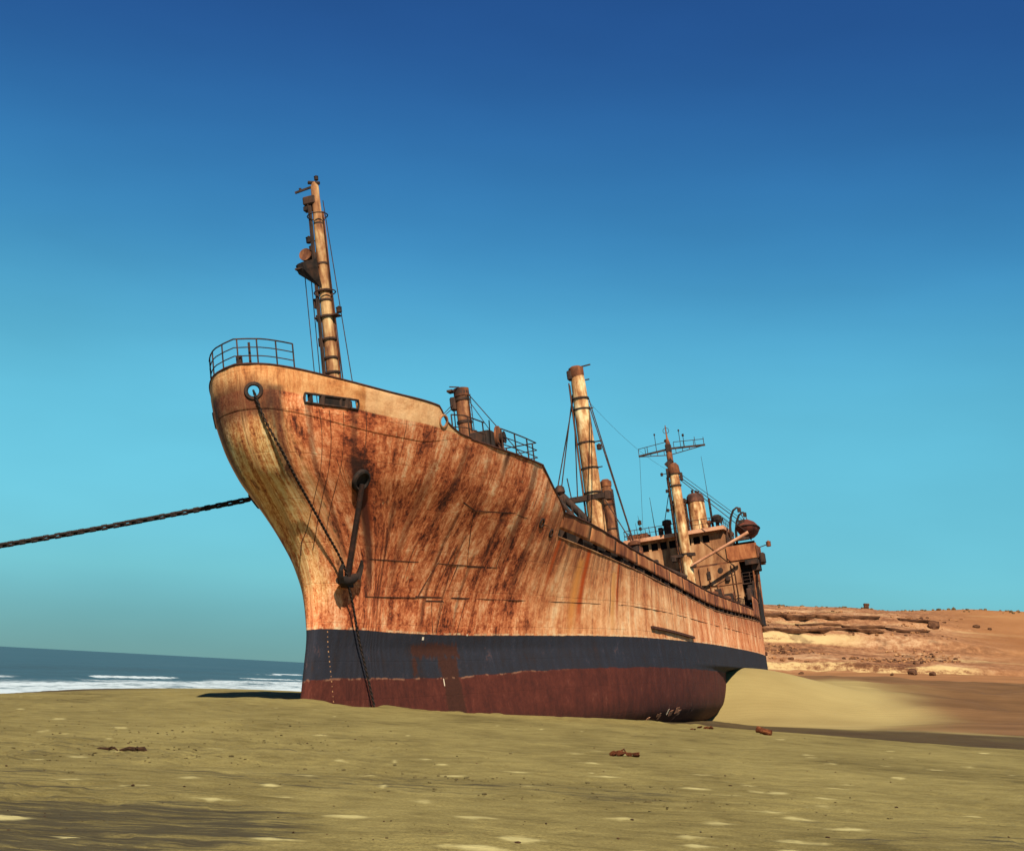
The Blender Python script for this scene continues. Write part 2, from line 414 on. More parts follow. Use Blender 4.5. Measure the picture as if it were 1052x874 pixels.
    # a blotchy frame of rust showing through both coats
    nu = t.math('MULTIPLY', t.math('SUBTRACT', t.noise(t.scale(uv, (1.6, .8, 1)), 2.2, 8, .78), .5), 1.5)
    pm = None
    for u0, u1, v0, v1 in ((9.0, 13.2, 1.80, 2.42), (11.4, 12.9, -1.6, 1.85), (9.0, 9.35, .95, 1.85)):
        du = t.math('SUBTRACT', t.math('ABSOLUTE', t.math('SUBTRACT', u, (u0+u1)/2)), (u1-u0)/2)
        dv = t.math('SUBTRACT', t.math('ABSOLUTE', t.math('SUBTRACT', v, (v0+v1)/2)), (v1-v0)/2)
        q = t.math('SUBTRACT', 1., t.rng(t.math('ADD', t.math('MAXIMUM', du, dv), nu), -.10, .10))
        pm = q if pm is None else t.math('MAXIMUM', pm, q)
    bt = t.mix(t.math('MULTIPLY', pm, .95), bt, t.mix(spot, (.016, .006, .004), (.068, .021, .011)))
    # pale scuffed line where the two coats meet, forward
    sc = t.math('SUBTRACT', 1., t.rng(t.math('ABSOLUTE', t.math('SUBTRACT', vb, t.math('SUBTRACT', zbot, .03))), .01, .07))
    sc = t.math('MULTIPLY', sc, t.rng(t.noise(uv, .9, 5, .7), .47, .56))
    sc = t.math('MULTIPLY', sc, t.math('SUBTRACT', 1., t.rng(u, 16, 26)))
    bt = t.mix(t.math('MULTIPLY', sc, .5), bt, (.30, .15, .085))
    c = t.mix(below, c, bt)
    # chalky line along the top of the band
    chl = t.math('SUBTRACT', 1., t.rng(t.math('ABSOLUTE', t.math('SUBTRACT', t.math('ADD', v, edge), t.math('ADD', ztop, .05))), .015, .07))
    chl = t.math('MULTIPLY', chl, t.rng(t.noise(uv, 1.2, 6, .75), .46, .6))
    c = t.mix(t.math('MULTIPLY', chl, .8), c, (.66, .48, .27))
    # flaked white patches low on the quarter
    fl = t.math('MULTIPLY', t.rng(t.noise(uv, 1.1, 6, .8, .8), .60, .66), t.math('MULTIPLY', t.rng(u, 31, 35), t.math('SUBTRACT', 1., t.rng(u, 46, 52))))
    fl = t.math('MULTIPLY', fl, t.math('MULTIPLY', t.rng(v, -2.6, -2.2), t.math('SUBTRACT', 1., t.rng(v, -1.7, -1.1))))
    c = t.mix(t.math('MULTIPLY', fl, .8), c, (.40, .22, .16))
    frames = t.node('ShaderNodeTexWave'); frames.inputs['Scale'].default_value = .42
    frames.inputs['Distortion'].default_value = .6; frames.inputs['Detail'].default_value = 1.
    t.lk(t.comb(u, t.math('MULTIPLY', v, .05), 0), frames.inputs['Vector'])
    h = t.math('ADD', t.math('MULTIPLY', spot, .75), t.math('ADD', t.math('MULTIPLY', blot, .9), t.math('MULTIPLY', thin, .3)))
    h = t.math('ADD', h, t.math('MULTIPLY', frames.outputs['Fac'], .35))
    h = t.math('SUBTRACT', h, t.math('MULTIPLY', br.outputs['Fac'], .25))
    h = t.math('SUBTRACT', h, t.math('MULTIPLY', pit, .4))
    t.bump(h, .5, .09)
    return t.fin(c, .85, .18)

def mat_metal(name, cols, scale=2.5, streak=.25, rough=.85, bump=.35):
    """painted or rusted steel: noise between the given colours, drawn out downwards"""
    t = NT(name); p = t.coord('Object')
    a = t.noise(t.scale(p, (1, 1, streak)), scale, 7, .65, .3)
    b = t.noise(p, scale * .35, 5, .6)
    f = t.math('ADD', t.math('MULTIPLY', a, .6), t.math('MULTIPLY', b, .4))
    n = len(cols)
    c = t.ramp(f, [(.34 + .32 * i / (n - 1), q) for i, q in enumerate(cols)])
    t.bump(a, bump, .02)
    return t.fin(c, rough, .25)

def mat_sand():
    t = NT('beach_sand'); p = t.coord('Object')
    m = t.node('ShaderNodeAttribute', attribute_name='mask')
    sc = t.node('ShaderNodeSeparateColor'); t.lk(m.outputs['Color'], sc.inputs[0])
    pale, dark, wet = sc.outputs[0], sc.outputs[1], sc.outputs[2]; inland = m.outputs['Alpha']
    big = t.noise(t.scale(p, (.25, .11, 1)), 1, 5, .6, .5)
    lay = t.noise(t.scale(p, (.9, 1.5, 1)), 1.1, 8, .74, .4)
    grain = t.noise(p, 30., 7, .85)
    clod = t.noise(p, 5.5, 6, .7, .3)
    f = t.math('ADD', t.math('MULTIPLY', big, .45), t.math('MULTIPLY', lay, .55))
    c = t.ramp(f, [(.36, (.105, .080, .027)), (.46, (.178, .140, .049)), (.55, (.235, .188, .066)), (.68, (.30, .243, .088))])
    c = t.mix(.75, c, t.ramp(grain, [(.36, (.42, .41, .38)), (.62, (1.2, 1.2, 1.2))]), 'MULTIPLY')
    c = t.mix(t.math('MULTIPLY', t.rng(clod, .60, .68), .5), c, (.12, .078, .03))
    rot = t.node('ShaderNodeMapping'); t.lk(p, rot.inputs[0]); rot.inputs['Rotation'].default_value = (0, 0, -.12); rot.inputs['Scale'].default_value = (.7, 3.6, 1)
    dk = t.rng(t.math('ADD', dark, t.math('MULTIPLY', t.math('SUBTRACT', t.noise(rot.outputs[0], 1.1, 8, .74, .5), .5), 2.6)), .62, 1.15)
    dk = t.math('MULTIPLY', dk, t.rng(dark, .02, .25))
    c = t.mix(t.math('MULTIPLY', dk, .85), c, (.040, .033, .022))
    c = t.mix(t.math('MULTIPLY', pale, .9), c, t.mix(grain, (.42, .36, .15), (.56, .48, .21)))
    dune = t.ramp(t.noise(t.scale(p, (.07, .12, .1)), 1, 4, .5), [(.35, (.235, .175, .068)), (.6, (.30, .23, .092))])
    redd = t.ramp(t.noise(t.scale(p, (.06, .2, .2)), 1, 5, .6), [(.35, (.105, .055, .024)), (.65, (.170, .090, .040))])
    dn = t.mix(t.rng(inland, .5, .88), dune, redd)
    orange = t.ramp(t.noise(t.scale(p, (.06, .12, .2)), 1, 6, .65), [(.35, (.20, .088, .034)), (.65, (.30, .145, .06))])
    dn = t.mix(t.rng(inland, .905, .99), dn, orange)
    c = t.mix(t.rng(inland, 0.02, .4), c, dn)
    wc = t.mix(t.noise(t.scale(p, (.3, 1, 1)), .7, 4, .6), (.030, .018, .010), (.075, .048, .024))
    c = t.mix(wet, c, wc)
    h = t.math('ADD', t.math('MULTIPLY', grain, .25), t.math('MULTIPLY', clod, 1.1))
    rip = t.noise(t.scale(p, (1.2, 7., 1)), 1.6, 5, .6, .8)
    h = t.math('ADD', h, t.math('MULTIPLY', rip, .9))
    rip2 = t.node('ShaderNodeTexWave'); rip2.inputs['Scale'].default_value = .55; rip2.inputs['Distortion'].default_value = 5.; rip2.inputs['Detail'].default_value = 3.; rip2.bands_direction = 'Y'
    t.lk(t.scale(p, (.35, 1, 1)), rip2.inputs['Vector'])
    h = t.math('ADD', h, t.math('MULTIPLY', t.math('MULTIPLY', rip2.outputs['Fac'], t.rng(inland, .3, .5)), .6))
    t.bump(h, .7, .05)
    rough = t.math('SUBTRACT', .95, t.math('MULTIPLY', wet, .12))
    return t.fin(c, rough, .06)

def mat_hill():
    t = NT('desert_hill'); p = t.coord('Object')
    m = t.node('ShaderNodeAttribute', attribute_name='mask')
    sc = t.node('ShaderNodeSeparateColor'); t.lk(m.outputs['Color'], sc.inputs[0])
    pale, smooth, dark = sc.outputs[0], sc.outputs[1], sc.outputs[2]
    a = t.noise(t.scale(p, (.05, .12, .4)), 1, 7, .68, .4)
    b = t.noise(t.scale(p, (1, 1, 1.6)), .8, 10, .82)
    f = t.math('ADD', t.math('MULTIPLY', a, .45), t.math('MULTIPLY', b, .55))
    rock = t.ramp(f, [(.39, (.075, .030, .015)), (.455, (.20, .086, .040)), (.52, (.31, .148, .068)), (.60, (.45, .275, .145))])
    sand = t.ramp(t.noise(t.scale(p, (.05, .06, .1)), 1, 5, .6), [(.35, (.235, .098, .036)), (.65, (.31, .142, .055))])
    c = t.mix(smooth, rock, sand)
    c = t.mix(t.math('MULTIPLY', pale, t.rng(t.math('ADD', t.math('MULTIPLY', a, .5), t.math('MULTIPLY', b, .5)), .42, .52)), c, t.mix(a, (.42, .27, .11), (.54, .40, .19)))
    c = t.mix(t.math('MULTIPLY', dark, .75), c, (.08, .04, .022))
    t.bump(b, .7, .5)
    return t.fin(c, .95, .1)

def mat_rock(name, cols, s=.8):
    t = NT(name); p = t.coord('Object')
    a = t.noise(t.scale(p, (1, 1, 2.2)), s, 7, .7)
    c = t.ramp(a, [(.32 + .36*i/(len(cols)-1), q) for i, q in enumerate(cols)])
    t.bump(a, .8, .2)
    return t.fin(c, .95, .1)

def mat_sea():
    t = NT('sea_water'); p = t.coord('Object')
    foam = t.attr('foam')
    n1 = t.noise(t.scale(p, (.35, .12, 1)), 1.2, 7, .72, .6)
    n2 = t.noise(t.scale(p, (1.2, .5, 1)), 1.5, 6, .75, .4)
    fm = t.rng(t.math('ADD', foam, t.math('MULTIPLY', t.math('SUBTRACT', t.math('ADD', t.math('MULTIPLY', n1, .6), t.math('MULTIPLY', n2, .4)), .5), 1.7)), .42, .72)
    deep = t.mix(t.noise(t.scale(p, (.03, .006, 1)), 1, 4, .6), (.026, .060, .072), (.048, .090, .100))
    c = t.mix(t.math('MULTIPLY', fm, .85), deep, (.52, .60, .62))
    h = t.math('ADD', t.noise(t.scale(p, (.5, .16, 1)), 1.0, 5, .6), t.math('MULTIPLY', n2, .3))
    t.bump(h, .55, .5)
    r = t.math('ADD', .45, t.math('MULTIPLY', fm, .4))
    return t.fin(c, r, .12)

M = {}
M['hull'] = mat_hull()
M['cream'] = mat_metal('cream_mast_paint', [(.05, .017, .008), (.19, .062, .020), (.42, .21, .08), (.66, .48, .24), (.76, .62, .36)], 1.9, .22)
M['rust'] = mat_metal('brown_rust', [(.035, .014, .009), (.10, .034, .014), (.19, .062, .022), (.28, .11, .04)], 2.2, .4)
M['dark'] = mat_metal('blackened_iron', [(.008, .006, .005), (.022, .013, .009), (.05, .024, .014), (.085, .035, .018)], 3., .5)
M['iron'] = mat_metal('black_iron', [(.004, .003, .003), (.010, .007, .005), (.022, .012, .008), (.045, .020, .011)], 4., .6)
M['tan'] = mat_metal('faded_tan_paint', [(.038, .013, .007), (.12, .042, .017), (.27, .115, .045), (.39, .20, .088), (.49, .29, .14)], .8, .2)
M['salmon'] = mat_metal('faded_salmon_paint', [(.16, .06, .03), (.40, .17, .085), (.52, .255, .14), (.56, .30, .17)], 1.2, .6)
M['bulwark'] = mat_metal('rusted_bulwark_plate', [(.045, .014, .007), (.14, .038, .014), (.28, .088, .030), (.40, .155, .056), (.52, .26, .11)], .9, .22)
M['deck'] = mat_metal('rusted_deck_plate', [(.05, .02, .01), (.12, .045, .02), (.2, .08, .035)], 1., 1.)
M['patch'] = mat_metal('rust_through_paint', [(.022, .009, .007), (.060, .019, .011), (.11, .033, .015), (.16, .05, .02)], 2., .5)
M['seam'] = mat_metal('dark_weld_seam', [(.022, .009, .006), (.06, .02, .010), (.11, .035, .014)], 4., 1.)
M['palechip'] = mat_metal('chalky_white_paint', [(.38, .25, .15), (.60, .50, .36), (.70, .62, .48)], 6., 1.)
M['boat'] = mat_metal('faded_orange_boat', [(.03, .012, .009), (.085, .022, .012), (.15, .038, .018), (.22, .07, .035)], 1.5, .6)
M['dark_pane'] = NT('dark_interior_pane').fin((.007, .005, .005), .7, .05)  # near-black colour stands in for the unlit wheelhouse interior
M['funnelcap'] = mat_metal('sooted_funnel_cap', [(.02, .012, .010), (.07, .028, .018), (.16, .06, .03)], 2., .6)
M['sand'] = mat_sand()
M['hill'] = mat_hill()
M['ledge'] = mat_rock('shaded_ledge_rock', [(.03, .014, .008), (.075, .032, .015), (.17, .075, .033)], .35)  # dark rock colour that also carries the shade under the overhangs
M['boulder'] = mat_rock('brown_boulder', [(.035, .018, .011), (.09, .04, .02), (.2, .095, .045)], .9)
M['rubble'] = mat_rock('orange_rubble', [(.10, .042, .02), (.28, .125, .05), (.46, .25, .11)], .5)
M['scrub'] = mat_rock('dry_scrub', [(.05, .035, .016), (.10, .065, .03), (.17, .11, .05)], 2.)
M['sea'] = mat_sea()
M['wood'] = mat_rock('weathered_driftwood', [(.02, .012, .008), (.06, .03, .016), (.12, .06, .03)], 6.)
M['scrap'] = mat_rock('rusted_scrap', [(.035, .012, .008), (.13, .038, .015), (.28, .10, .035)], 5.)

# ------------------------------------------------------------------ terrain
CP = np.array([
 (0,0,0),(-12,0,0),(12,0,0),(-20,10,-.05),(0,10,0),(10,10,0),(22,10,0),(-10,25,0),(0,25,0),(10,25,0),(22,25,-.05),(0,-40,.1),(40,-20,.2),(-30,-40,-.3),
 (-10,40,0),(0,40,-.02),(10,45,-.12),(20,45,-.28),(-7.9,57,.0),(-3,60,-.15),(-1.3,66,-.36),(5.3,71.4,-.52),(11.5,86,-.86),(16,103.8,-1.15),
 (16,95,-1.18),(18.9,82,-.88),(22,75,-.86),(25.7,70,-.76),(33,60,-.65),(14,70,-.52),(10,60,-.3),(20,58,-.42),
 (-29,84,-1.1),(-20,146,-1.1),(-33,50,-1.1),(-36,20,-1.1),(-38,-10,-1.0),(-45,84,-2.4),(-40,146,-2.4),(-50,40,-2.4),(-60,0,-2.6),(-28,200,-1.6),
 (-17,50,-.18),(-22.5,65,-.62),(-10,75,-.08),(-12,86,-.18),(-15.4,113,-.66),(8,98,-.9),(10,130,-.5),(15,150,.3),
 (19.2,121.6,2.35),(20.4,122.8,2.75),(22,124.2,2.98),(24.5,126,3.0),(27,129,2.68),(17,126,2.5),(22,150,2.6),(32,150,2.2),(18.4,114.2,-1.05),(21.6,112.5,-.95),(25.5,113,-.85),(29.0,133,2.35),(32,131,1.8),(35.5,125,1.0),(34.5,104,-.3),(36,98,-.5),(28.5,107,-.82),(29,88,-.78),
 (44,165,2.95),(55,180,2.7),(66,180,3.2),(55,150,1.75),(46,125,.3),(73,200,4.2),(39,200,2.8),(30,175,2.2),(20,220,2),(100,200,4.5),(60,100,.2),(60,60,-.2),(80,150,2.2),
 (0,180,.4),(-5,230,-.2),(140,120,2),(120,40,.5),(60,10,.2),(150,230,6),(60,240,5),(29.5,116,-.4)], float)
def tps_fit(P):
    n = len(P); d = np.hypot(P[:, None, 0]-P[None, :, 0], P[:, None, 1]-P[None, :, 1]) / 50.
    K = np.where(d > 0, d*d*np.log(np.maximum(d, 1e-9)), 0) + np.eye(n)*2e-4
    Q = np.c_[np.ones(n), P[:, :2] / 50.]
    A = np.block([[K, Q], [Q.T, np.zeros((3, 3))]])
    return np.linalg.solve(A, np.r_[P[:, 2], 0, 0, 0])
TW = tps_fit(CP)
def tps(x, y):
    out = TW[-3] + TW[-2]*x/50 + TW[-1]*y/50
    for k in range(len(CP)):
        d2 = ((x-CP[k, 0])**2 + (y-CP[k, 1])**2) / 2500.
        out = out + TW[k] * np.where(d2 > 0, .5*d2*np.log(np.maximum(d2, 1e-12)), 0)
    return out

def shore_x(y): return -29.0 + (y - 84.0) * 9.0 / 62.0
def seg_dist(x, y, pts):
    best = np.full(x.shape, 1e9)
    for (x0, y0), (x1, y1) in zip(pts[:-1], pts[1:]):
        t = np.clip(((x-x0)*(x1-x0) + (y-y0)*(y1-y0)) / ((x1-x0)**2 + (y1-y0)**2), 0, 1)
        best = np.minimum(best, np.hypot(x-x0-t*(x1-x0), y-y0-t*(y1-y0)))
    return best

def ground_z(x, y):
    z = tps(x, y)
    near = 1 - sstep(60, 120, np.hypot(x, y))
    z = z + (fbm(x*.35, y*.35, 3, 5) - .5) * .10 * near
    # hummocks of trampled sand on the left, faint wheel tracks on the right
    tr = sstep(1, -3, x) * sstep(16, 21, y) * (1 - sstep(38, 55, y))
    z = z + (fbm(x*3.4, y*2.6, 4, 11) - .5) * .12 * tr * sstep(.44, .60, fbm(x*.3, y*.2, 3, 31))
    z = z + (fbm(x*3.2, y*3.2, 3, 17) - .5) * .028 * near
    ft = sstep(.60, .72, vnoise(x*2.4, y*2.0, 27)) * sstep(.40, .6, fbm(x*.3, y*.25, 2, 28))
    z = z - ft * .022 * near
    for off in (0, 1.5):
        d = np.abs(y - (17.5 + off*.9 + .33*x + .9*np.sin(x*.12)))
        z = z - .03 * np.exp(-(d/.18)**2) * sstep(-1, 2, x) * (.4 + vnoise(x*1.5, y*1.5, 3))
    # low wind-shaped ridges inland of the hollow
    inl = sstep(98, 125, y) * sstep(27, 40, x)
    rd = 1 - np.abs(2*fbm(x*.045 + y*.012, y*.05, 3, 81) - 1)
    z = z + (rd - .72) * 2.6 * inl * (1 - sstep(185, 210, y)) + (fbm(x*.25, y*.4, 3, 83) - .5) * .35 * inl
    # wind ripples close by
    rmask = sstep(.42, .60, fbm(x*.35, y*.3, 3, 85)) * (1 - sstep(13, 24, np.hypot(x, y))) * sstep(6, 8, np.hypot(x, y))
    z = z + .006 * np.sin(2*pi*(y*7.5 + x*1.2 + 2.2*fbm(x*.8, y*.8, 3, 86))) * rmask
    # added low bank and hollow, shaped to hide the ship's shadow left of the bow
    mb = sstep(-7.3, -9., x) * sstep(-24, -18, x)
    z = z + (.13*np.exp(-((y-55.5)/3.)**2) - .26*np.exp(-((y-65.)/6.)**2)) * mb
    # sand drifted and scoured along the ship's side
    dh = seg_dist(x, y, [(-8.1, 56.6), (-1.3, 66), (5.3, 71.4), (11.5, 86), (16, 104)])
    z = z + (fbm(x*.7, y*.45, 3, 77) - .42) * .55 * np.exp(-(dh/1.6)**2)
    return z

PALE = [(-4.6,13.9),(-3.2,16.6),(-2.0,13.2),(-1.45,15.5),(-5.0,25.6),(-6.6,24.3),(-4.0,19.2),(-2.9,18.9),(-6.3,22.),(-.8,17.8),(-.2,16.2),(-.1,13.3),
        (-1.9,11.9),(-2.6,20.7),(-2.2,29.),(.3,14.2),(1.6,13.9),(2.1,15.5),(1.9,12.6),(1.5,17.1),(3.1,14.8),(3.8,18.2),(3.6,18.9),(4.6,20.3),(4.3,17.3),
        (4.4,22.7),(6.3,25.8),(5.7,24.2),(5.0,21.8),(3.4,21.3),(3.7,26.2),(4.3,24.4),(3.2,22.6),(.5,20.8),(2.9,31.),(1.7,30.5),(.4,24.3),(1.9,24.2),
        (4.9,13.6),(3.4,12.6),(3.8,12.5),(2.7,17.2),(3.3,15.6),(7.8,28.),(-8.,31.),(-4.,33.),(8.9,33.),(10.5,38.)]
rp = np.random.RandomState(4)
def make_ground():
    fine = np.radians(np.arange(-24, 24.01, .062))
    left = np.radians(np.arange(-180, -24, 2.2)); right = np.radians(np.arange(26, 180.1, 2.2))
    th = np.concatenate([left, fine, right])
    inv = np.concatenate([np.array([1/.4, 1/1.2, 1/2.5, 1/4., 1/5.5]), np.linspace(1/7., 1/250., 400)])
    r = np.sort(np.concatenate([1/inv, np.arange(62.3, 100, 1.3), np.arange(100.2, 150, .7), np.arange(151, 220, 2.5)]))
    R, T = np.meshgrid(r, th, indexing='ij')
    x = R*np.sin(T); y = R*np.cos(T)
    z = ground_z(x, y)
    pale = np.zeros_like(x)
    pts = [(a, b, .24 + .14*rp.rand(), .20 + .12*rp.rand()) for a, b in PALE]
    for k in range(75):
        d = 12 + 42*rp.rand()**.8; q = rp.uniform(-.36, .40)
        pts.append((d*q, d, .12 + .2*rp.rand(), .12 + .16*rp.rand()))
    nz = fbm(x*4.2, y*3.3, 4, 23)
    for (a, b, wx, wy) in pts:
        sel = (np.abs(x-a) < wx*2.6) & (np.abs(y-b) < wy*2.6)
        if not sel.any(): continue
        q = np.abs(x[sel]-a)/wx + np.abs(y[sel]-b)/wy + (nz[sel]-.5)*1.5
        mk = (1 - sstep(.15, 1.1, q))*(.6+.4*rp.rand())
        pale[sel] = np.maximum(pale[sel], mk)
    z = z + pale * .006
    dark = np.zeros_like(x)
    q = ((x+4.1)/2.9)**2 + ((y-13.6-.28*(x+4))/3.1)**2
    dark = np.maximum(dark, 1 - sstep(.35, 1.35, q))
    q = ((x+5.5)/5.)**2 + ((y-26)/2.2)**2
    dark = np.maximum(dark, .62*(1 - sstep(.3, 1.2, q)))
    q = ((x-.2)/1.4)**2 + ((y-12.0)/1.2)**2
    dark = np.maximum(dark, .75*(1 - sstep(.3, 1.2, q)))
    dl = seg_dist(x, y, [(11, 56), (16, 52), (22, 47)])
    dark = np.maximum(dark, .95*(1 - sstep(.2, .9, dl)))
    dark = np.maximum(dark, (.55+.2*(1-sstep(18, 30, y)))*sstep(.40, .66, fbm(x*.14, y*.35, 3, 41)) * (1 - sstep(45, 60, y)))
    e = x - shore_x(y)
    wet = (1 - sstep(.6, 4.5, e + (fbm(x*.3, y*.15, 3, 8)-.5)*3)) * .9
    dt = seg_dist(x, y, [(12, 95), (17, 94), (24, 88), (31, 81), (45, 72), (80, 60)])
    wt = (1 - sstep(7.0, 11.5, dt + (fbm(x*.25, y*.10, 4, 9)-.5)*6))*(.75+.25*fbm(x*.5, y*.2, 3, 19))
    wet = np.maximum(wet, wt * sstep(.0, 3., x-8))
    far = (y - (101 + 0*x)) ; nrm = y - np.interp(x, [10, 15, 24, 31, 45, 80], [106, 104, 96, 90, 80, 68])
    inl = sstep(0, 7, nrm) * sstep(8, 12, x)
    inland = inl * (.42 + .465*sstep(0, 14, (x-.240*y) + (fbm(x*.10, y*.08, 4, 51)-.5)*9 + 2) )
    inland = np.maximum(inland, .90 * sstep(140, 160, y) * sstep(5, 20, x))
    inland = np.maximum(inland, (.90 + .10*sstep(176, 200, y + (fbm(x*.05, y*.1, 3, 52)-.5)*22)) * sstep(150, 160, y) * sstep(5, 20, x))
    wet = wet * (1 - .0*inl)
    mask = np.stack([pale, dark, wet, inland], -1)
    P = np.stack([x, y, z], -1)
    o = grid_mesh('beach', P, M['sand'], attrs={'mask': mask})
    return tag(o, kind='structure')
make_ground()

# ---- hill with rock strata
pl = curve([190,215,233,234.6,248,261,264.5,275,284,285.6,300,310,330,700,1800], [.2,3.0,4.8,6.1,7.9,9.8,12.3,13.6,14.8,15.8,18.0,19.5,19.9,20.5,21])
pr = curve([190,215,240,262,283,300,312,332,700,1800], [1.8,4.0,6.4,10.0,14.6,18.6,20.9,21.3,21.5,22])
def hill_parts(x, y):
    wob = (fbm(x*.035, y*.02, 3, 61)-.5)*9 + (fbm(x*.16, y*.1, 3, 62)-.5)*3.2
    yy = y + wob
    w = sstep(76, 108, x - .10*(y-285) + (fbm(x*.05, y*.05, 2, 63)-.5)*14)
    z = pl(yy)*(1-w) + pr(y + wob*.4)*w
    k = sstep(205, 235, y) * (1-w)
    z = z + (fbm(x*.22, y*.22, 4, 64)-.5)*1.1*k + (fbm(x*.05, y*.05, 3, 65)-.5)*1.2*sstep(205, 240, y)
    end = sstep(12, 34, x - .02*(y-200))
    z = z*end - 4*(1-end)
    return z, yy, w
def make_hill():
    xs = np.concatenate([np.linspace(5, 130, 420), np.linspace(132, 420, 60)])
    ys = np.concatenate([np.linspace(192, 232, 50), np.linspace(232.4, 318, 300), np.linspace(320, 1800, 30)])
    Y, X = np.meshgrid(ys, xs, indexing='ij')
    # behind the skyline spread sideways so the plateau reaches on
    Xw = X + (X-60)*np.maximum(Y-320, 0)/200.
    z, yy, w = hill_parts(Xw, Y)
    n = fbm(Xw*.09, Y*.09, 3, 71)
    pale = np.zeros_like(z)
    lo = sstep(232.2, 232.9, yy)*(1-sstep(234.6, 235.4, yy))*(1-sstep(76, 84, Xw+(n-.5)*10))
    cl = sstep(261.2, 261.9, yy)*(1-sstep(263.6, 264.4, yy))*(1-sstep(56, 68, Xw+(n-.5)*16))
    up = .8*sstep(276, 278, yy)*(1-sstep(283.5, 284.5, yy))*sstep(.48, .6, fbm(Xw*.06, Y*.3, 3, 72))
    up2 = .8*sstep(297, 298.5, yy)*(1-sstep(302, 303, yy))*sstep(.5, .6, fbm(Xw*.07, Y*.25, 3, 73))
    up3 = .7*sstep(244, 246, yy)*(1-sstep(250, 251, yy))*sstep(.52, .6, fbm(Xw*.09, Y*.3, 3, 74))
    for q in (lo, cl, up, up2, up3): pale = np.maximum(pale, q*(1-w*.9))
    dark = .6*sstep(.60, .72, fbm(Xw*.4, Y*.5, 3, 75))*(1-w)*sstep(236, 240, Y)
    smooth = np.maximum(w, 1-sstep(226, 236, yy))
    mask = np.stack([pale, smooth, dark, np.ones_like(z)], -1)
    o = grid_mesh('hill', np.stack([Xw, Y, z], -1), M['hill'], attrs={'mask': mask})
    return tag(o, kind='structure')
hill = make_hill()

def hz(x, y): return float(hill_parts(np.array([x]), np.array([y]))[0][0])
def find_y(x, target):
    """distance at which the strata coordinate reaches target for this x"""
    ys = np.linspace(225, 315, 400); yy = hill_parts(np.full(400, x), ys)[1]
    return float(ys[np.argmin(np.abs(yy - target))])

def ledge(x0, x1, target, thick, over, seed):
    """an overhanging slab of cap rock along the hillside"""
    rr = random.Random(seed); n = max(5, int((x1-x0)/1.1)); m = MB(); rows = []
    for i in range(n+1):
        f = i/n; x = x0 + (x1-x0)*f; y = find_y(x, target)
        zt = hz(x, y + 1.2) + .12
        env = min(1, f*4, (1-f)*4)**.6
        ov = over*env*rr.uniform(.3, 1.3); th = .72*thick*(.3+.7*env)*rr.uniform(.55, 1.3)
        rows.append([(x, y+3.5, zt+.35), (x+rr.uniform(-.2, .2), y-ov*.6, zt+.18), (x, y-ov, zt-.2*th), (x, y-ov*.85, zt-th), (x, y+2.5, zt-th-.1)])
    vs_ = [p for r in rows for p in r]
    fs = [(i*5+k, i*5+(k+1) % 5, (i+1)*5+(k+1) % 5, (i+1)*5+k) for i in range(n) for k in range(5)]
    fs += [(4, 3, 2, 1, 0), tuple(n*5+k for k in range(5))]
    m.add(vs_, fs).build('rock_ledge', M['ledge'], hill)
sd = 100
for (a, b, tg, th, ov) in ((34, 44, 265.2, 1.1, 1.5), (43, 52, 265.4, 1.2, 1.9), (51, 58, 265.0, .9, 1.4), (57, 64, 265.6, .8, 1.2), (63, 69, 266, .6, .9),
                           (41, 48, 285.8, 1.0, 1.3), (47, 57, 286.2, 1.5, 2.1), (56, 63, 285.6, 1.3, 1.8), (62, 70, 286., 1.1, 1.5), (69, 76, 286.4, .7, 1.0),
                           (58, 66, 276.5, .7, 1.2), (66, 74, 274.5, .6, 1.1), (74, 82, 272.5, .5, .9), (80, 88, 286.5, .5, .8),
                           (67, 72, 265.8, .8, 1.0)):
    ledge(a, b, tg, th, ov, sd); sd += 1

def stone_mesh(name, seed, sub=2):
    rr = random.Random(seed); bm = bmesh.new(); bmesh.ops.create_icosphere(bm, subdivisions=sub, radius=1)
    dirs = [(Vector((rr.gauss(0, 1), rr.gauss(0, 1), rr.gauss(0, 1))).normalized(), rr.uniform(.55, .85)) for _ in range(11)]
    for v in bm.verts:
        for d, c in dirs:
            k = v.co.dot(d)
            if k > c: v.co -= d*(k-c)
        v.co += Vector((rr.uniform(-.04, .04), rr.uniform(-.04, .04), rr.uniform(-.04, .04)))
    me = bpy.data.meshes.new(name); bm.to_mesh(me); bm.free(); return me
def boulder(x, y, sx, sy, sz, seed, label):
    me = stone_mesh('boulder', seed)
    o = link_mesh('boulder', me, M['boulder'])
    z = hz(x, y) if y > 205 else float(ground_z(np.array([x]), np.array([y]))[0])
    z = max(z, float(tps(np.array([x]), np.array([y]))[0])) if y < 235 else z
    o.location = (x, y, z + sz*.35); o.scale = (sx, sy, sz); o.rotation_euler = (0, 0, seed*1.3)
    tag(o, label, 'boulder', 'boulders on the desert slope')
boulder(86.3, 284, 1.5, 1.3, 1.35, 3, 'largest dark boulder, alone high on the orange hillside')
boulder(96.2, 288, .8, .8, .5, 4, 'small dark boulder on the upper slope, left of a still smaller one')
boulder(98.6, 287, .6, .5, .4, 5, 'smallest dark boulder on the upper slope, just right of another')
boulder(64.8, 224, 1.25, 1.0, .75, 6, 'broad dark boulder on the smooth sand slope below the pale ledge')
boulder(67.0, 221, .65, .6, .5, 8, 'small dark boulder lower right of the broad one on smooth sand')
boulder(46.9, 222, .5, .5, .35, 9, 'lone small boulder on smooth sand nearest the ship stern')
boulder(60.2, 219, .35, .35, .25, 12, 'pebble-sized dark boulder between two groups on the smooth sand')

